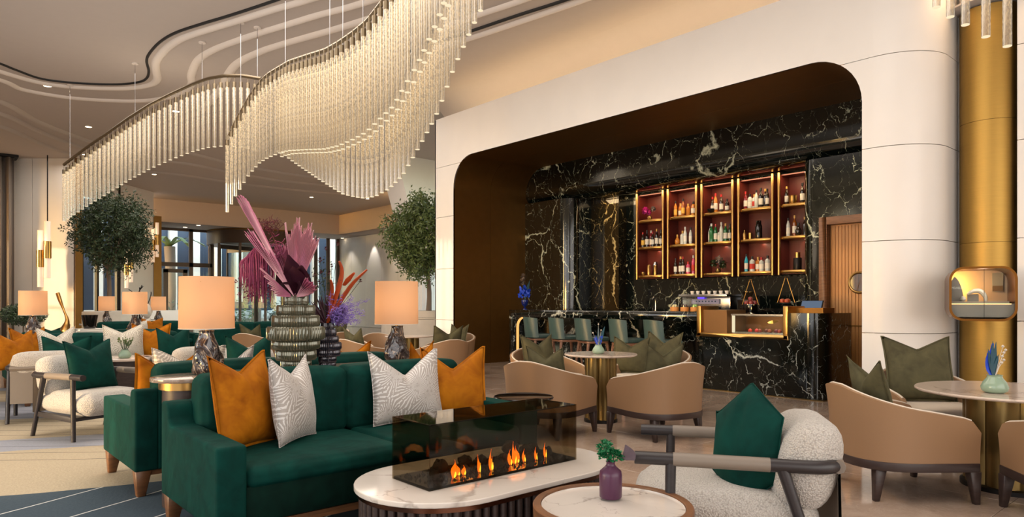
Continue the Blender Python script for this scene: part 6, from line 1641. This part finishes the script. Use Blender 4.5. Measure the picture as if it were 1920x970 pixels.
# gold sculpture
gp_ = ray(118, C2Y/ray(118, 1).y); sc_t = thing('gold_sculpture', 'tall twisted gold goose-neck sculpture left of centre row', 'sculpture', (gp_.x, gp_.y, .831))
tt = C2Y/ray(118, 1).y
q = [(121, 622), (124, 612), (126, 600), (122, 588), (117, 575), (112, 562), (108, 550)]
pts = smooth_path([atd(px, py, tt)-Vector(sc_t.location) for px, py in q], 5)
MB().tube(pts, [.10, .11, .11, .10, .095, .085, .075, .065, .06, .052, .045, .04, .036, .033, .03, .028, .026, .025, .025, .027, .03, .034, .038, .042, .045, .047, .048, .048, .048, .048, .048], 12, flat=.55).build('body', M['brass'], sc_t, smooth=True)
MB().lathe([(.10, -.001), (.10, .02)], n=24).build('foot', M['brass'], sc_t)
# stone head on books
hp = ray(225, 19.0); hz = .822
hd = thing('stone_head', 'pale carved stone head on stacked books in the distance', 'sculpture', (hp.x, 18.6, .93))
hb = MB()
def head(u, v):
    a = 2*PI*u; b = PI*v-PI/2; r = math.cos(b); x = .115*r*math.cos(a); y = .14*r*math.sin(a); z = .20+.19*math.sin(b)
    f = Vector((0, -1, 0)); fr_ = max(0, -math.sin(a))*r
    y -= .035*math.exp(-((z-.19)/.05)**2)*math.exp(-((a-1.5*PI)/.25)**2); y += .012*math.exp(-((z-.24)/.025)**2)*math.exp(-((abs(a-1.5*PI)-.35)/.2)**2)
    if z < .12: x *= .75+.25*z/.12; y = y*.8-.02
    return (x, y, z)
hb.grid(head, 28, 20, cu=True); hb.build('face', M['stone'], hd, smooth=True, angle=180)
MB().lathe([(.07, -.0), (.055, .05), (.06, .12)], n=16).build('neck', M['stone'], hd, smooth=True)
MB().lathe([(.02, .16), (.035, .18), (.035, .22), (.015, .24)], n=10, cx=.115, cy=0, sx=.4).build('ear', M['stone'], hd)
hd.location.z = .905
def books(loc, specs, rot, labels, grp):
    z = loc[2]
    for k, (w_, d_, h_, c_) in enumerate(specs):
        t_ = thing('book', labels[k], 'book', (loc[0], loc[1], z), rot+.1*(k-1), grp)
        MB().box(-w_/2, w_/2, -d_/2, d_/2, 0, .004).box(-w_/2, w_/2, -d_/2, d_/2, h_-.004, h_).box(-w_/2, -w_/2+.005, -d_/2, d_/2, 0, h_).build('cover', plain('book_cover', c_, .5), t_)
        MB().box(-w_/2+.006, w_/2-.006, -d_/2+.006, d_/2-.006, .0045, h_-.0045).build('pages', M['paper'], t_); z += h_+.0005
books((hp.x, 18.6, .821), [(.36, .27, .04, '#E6E2DA'), (.32, .25, .04, '#4A3E4C')], .2, ['white book at the bottom under the stone head', 'dark plum book directly under the stone head'], 'books under the stone head')
kp = ray(168, 1); tk = C2Y/kp.y
books((kp.x*tk, C2Y, .831), [(.42, .30, .035, '#EDEAE4'), (.40, .29, .03, '#DAD5CC'), (.36, .27, .03, '#E8E4DC')], .1, ['largest white book at the bottom of the stack by the bucket', 'middle pale book in the stack by the bucket', 'top white book in the stack by the bucket'], 'pale books on the second-row console')
lathe_thing('ice_pail', 'dark brown tapered bucket on the pale books', 'bucket', (kp.x*tk, C2Y, .9275), [(.075, 0), (.11, .20), (.105, .20), (.07, .01)], 'blacklac', 28)
# dark bush behind the left lamp, branches near the stone head
bx = atd(60, 596, 11.2)
def bush(label, c, r, seed, base_z, mat='leafd', cnt=1500):
    rn = random.Random(seed); t_ = thing('potted_shrub', label, 'plant', (c.x, c.y, base_z)); mb = MB()
    for k in range(cnt):
        d = Vector((rn.gauss(0, 1), rn.gauss(0, 1), rn.gauss(0, 1))).normalized()*r*rn.uniform(.3, 1)**.5; q = Vector((d.x, d.y, d.z*.55+(c.z-base_z))); e = Vector((rn.gauss(0, 1), rn.gauss(0, 1), rn.gauss(0, 1))).normalized()*.03; f = e.orthogonal().normalized()*.008
        mb.add([q-e, q+f, q+e, q-f], [(0, 1, 2, 3)])
    mb.build('foliage', M[mat], t_)['kind'] = 'stuff'
    MB().lathe([(.06, 0), (.11, .12), (.12, .16)], n=20).build('pot', M['stone'], t_, smooth=True); MB().tube([(0, 0, .1), (0, 0, c.z-base_z)], .012, 6).build('stem', M['bark'], t_)
p_ = ray(62, 1); tq = (C2Y+.3)/p_.y
bush('dark leafy shrub behind the lamp at the left wall', Vector((p_.x*tq+.0, 13.1, 1.12)), .32, 4, .012, cnt=2600)
br_ = atd(262, 552, 19.5); bt_ = thing('bare_branches', 'black bare branches in a dark pot beyond the second-row lamp', 'plant', (br_.x, br_.y, .0)); mb = MB(); rn = random.Random(5)
for k in range(9):
    e = atd(rn.uniform(240, 286), rn.uniform(535, 552), 19.5)-Vector(bt_.location); mb.tube(smooth_path([(0, 0, .75), e*.6+Vector((rn.uniform(-.1, .1), 0, .45)), e], 4), .012, 4)
mb.build('twigs', M['dark'], bt_); MB().lathe([(.14, 0), (.2, .75), (.17, .78)], n=20).build('pot', M['dark'], bt_, smooth=True)
# low far wall units left of the lamps
tag(MB().box(-1.3, 1.3, -.3, .3, 0, 1.05).build('console_cabinet', M['whitepaint'], loc=(6.1, 26.4, 0), bevel=.01), 'long pale low cabinet in the distance behind the far lamps', 'cabinet')
# small plate and book on the second sofa arm
pt = at(238, 738, .61); 
tray_ = thing('small_tray', 'thin pale notebook with a gold clasp lying behind the second sofa arm', 'notebook', (1.62, 6.65, .435)); MB().box(-.13, .13, -.09, .09, 0, .012).build('cover', M['paper'], tray_); MB().box(.02, .06, -.02, .02, .012, .025).build('clasp', M['brass'], tray_)
lowt = thing('side_table', 'low round table hidden behind the second sofa', 'side table', (1.62, 6.65, .012)); MB().lathe([(.22, .40), (.22, .42)], n=36).build('table_top', M['cmarble'], lowt); MB().lathe([(.12, 0), (.03, .03), (.03, .40)], n=20).build('stem', M['brassd'], lowt)

# ================================================================ WALL DISPLAY CABINET at the right
w0 = ray(1790, 7.05, 0); w1_ = ray(1890, 6.95, 0)
a_ = Vector((RX, RY, 0)); n_ = Vector((-FX, -FY, 0)); dc = thing('display_cabinet', 'rounded brass-framed glass showcase mounted on the gold column, lit orange inside', 'display cabinet', tuple((w0+w1_)/2+Vector((0, 0, 1.395))))
dc.rotation_euler.z = face_to(*(-(w0+w1_).normalized().xy))+math.radians(5)
# local X = picture right, local -Y = towards the camera
hw_, hh_ = .285, .275
out = rrect(-hw_, hw_, -hh_, hh_, .13, 8); inn_ = rrect(-hw_+.022, hw_-.022, -hh_+.022, hh_-.022, .11, 8)
fm = MB(); n = len(out)
vs = [(x, -.16, z) for x, z in out]+[(x, -.16, z) for x, z in inn_]+[(x, .62, z) for x, z in out]+[(x, .40, z) for x, z in inn_]
fs = []
for i in range(n):
    j = (i+1) % n; fs += [(i, j, n+j, n+i), (i, j, 2*n+j, 2*n+i), (n+i, n+j, 3*n+j, 3*n+i)]
fm.add(vs, fs); fm.build('brass_frame', brass('warm_brass_frame', '#7A4F22', .3), dc, smooth=True, angle=40)
bk_ = MB(); bk_.extr(inn_, lambda p: (p[0], .40, p[1]), lambda p: (p[0], .42, p[1])); bk_.build('back_panel', plain('cabinet_back', '#B99C86', .7), dc)
gl = MB(); gl.extr(inn_, lambda p: (p[0], -.150, p[1]), lambda p: (p[0], -.145, p[1])); gl.build('glass_front', M['glass'], dc)
MB().box(-.262, .262, -.10, .40, -.235, -.10).build('plinth_shelf', plain('cabinet_shelf', '#8F8680', .5), dc)
MB().box(-.262, .235, .0, .40, -.10, -.075).build('shelf_edge', plain('cabinet_shelf_edge', '#A89888', .5), dc)
MB().box(-.26, .24, -.105, -.10, -.106, -.098).build('led_line', M['led'], dc)
MB().box(.13, .225, .37, .39, .03, .225).build('framed_picture', plain('picture_field', '#8F8474', .6), dc)
MB().box(.132, .223, .365, .372, .035, .09).build('picture_lower_band', plain('picture_band', '#6A4A22', .6), dc)
pn = MB(); pn.extr([(-.262, -.09)]+[(-.262, .12)]+[(-.262+.02+.10*math.sin(a), -.09+.28*math.cos(a)) for a in [.2+PI/2*k/8*.85 for k in range(9)]]+[(-.14, -.09)], lambda p: (p[0], .12, p[1]), lambda p: (p[0], .14, p[1])); pn.build('curved_screen', plain('grey_screen', '#7E7670', .6), dc)
ar = MB(); ar.tube(smooth_path([(-.11, .1, .0), (-.06, .1, .03), (.0, .1, .03), (.04, .1, -.02), (.05, .1, -.075)], 5), [.012+.012*math.sin(PI*k/20) for k in range(21)], 8); ar.build('arched_form', M['stone'], dc, smooth=True)
MB().box(-.11, -.01, .12, .2, -.075, .0).build('block', plain('grey_block', '#7C746C', .6), dc)
MB().lathe([(.012, -.075), (.03, -.055), (.02, -.03), (.008, -.02)], n=12, cx=-.15, cy=.08).build('small_ornament', M['stone'], dc, smooth=True)
MB().box(.010, .014, -.143, -.14, -.25, .25).build('pane_joint', M['dark'], dc)
cu_ = bpy.data.curves.new('lettering', 'FONT'); cu_.body = 'XMEIvNLLU'; cu_.size = .034; cu_.extrude = .001; cu_.align_x = 'LEFT'
to = bpy.data.objects.new('lettering', cu_); col.objects.link(to); dg = bpy.context.evaluated_depsgraph_get(); me_ = bpy.data.meshes.new_from_object(to.evaluated_get(dg)); bpy.data.objects.remove(to)
lt = bpy.data.objects.new('lettering', me_); me_.materials.clear(); me_.materials.append(M['whitepaint']); link(lt, dc); lt.rotation_euler = (PI/2, 0, 0); lt.location = (-.262, .112, .055); lt.scale = (.62, 1, 1)
light('cabinet_lamp', 'POINT', Vector(dc.location)-n_*.33+Vector((0, 0, .10))-a_*.05, 8.0, (1, .55, .12), size=.04)
light('cabinet_fill', 'POINT', Vector(dc.location)+n_*.02+Vector((0, 0, .17)), 2.4, (1, .85, .72), size=.05)
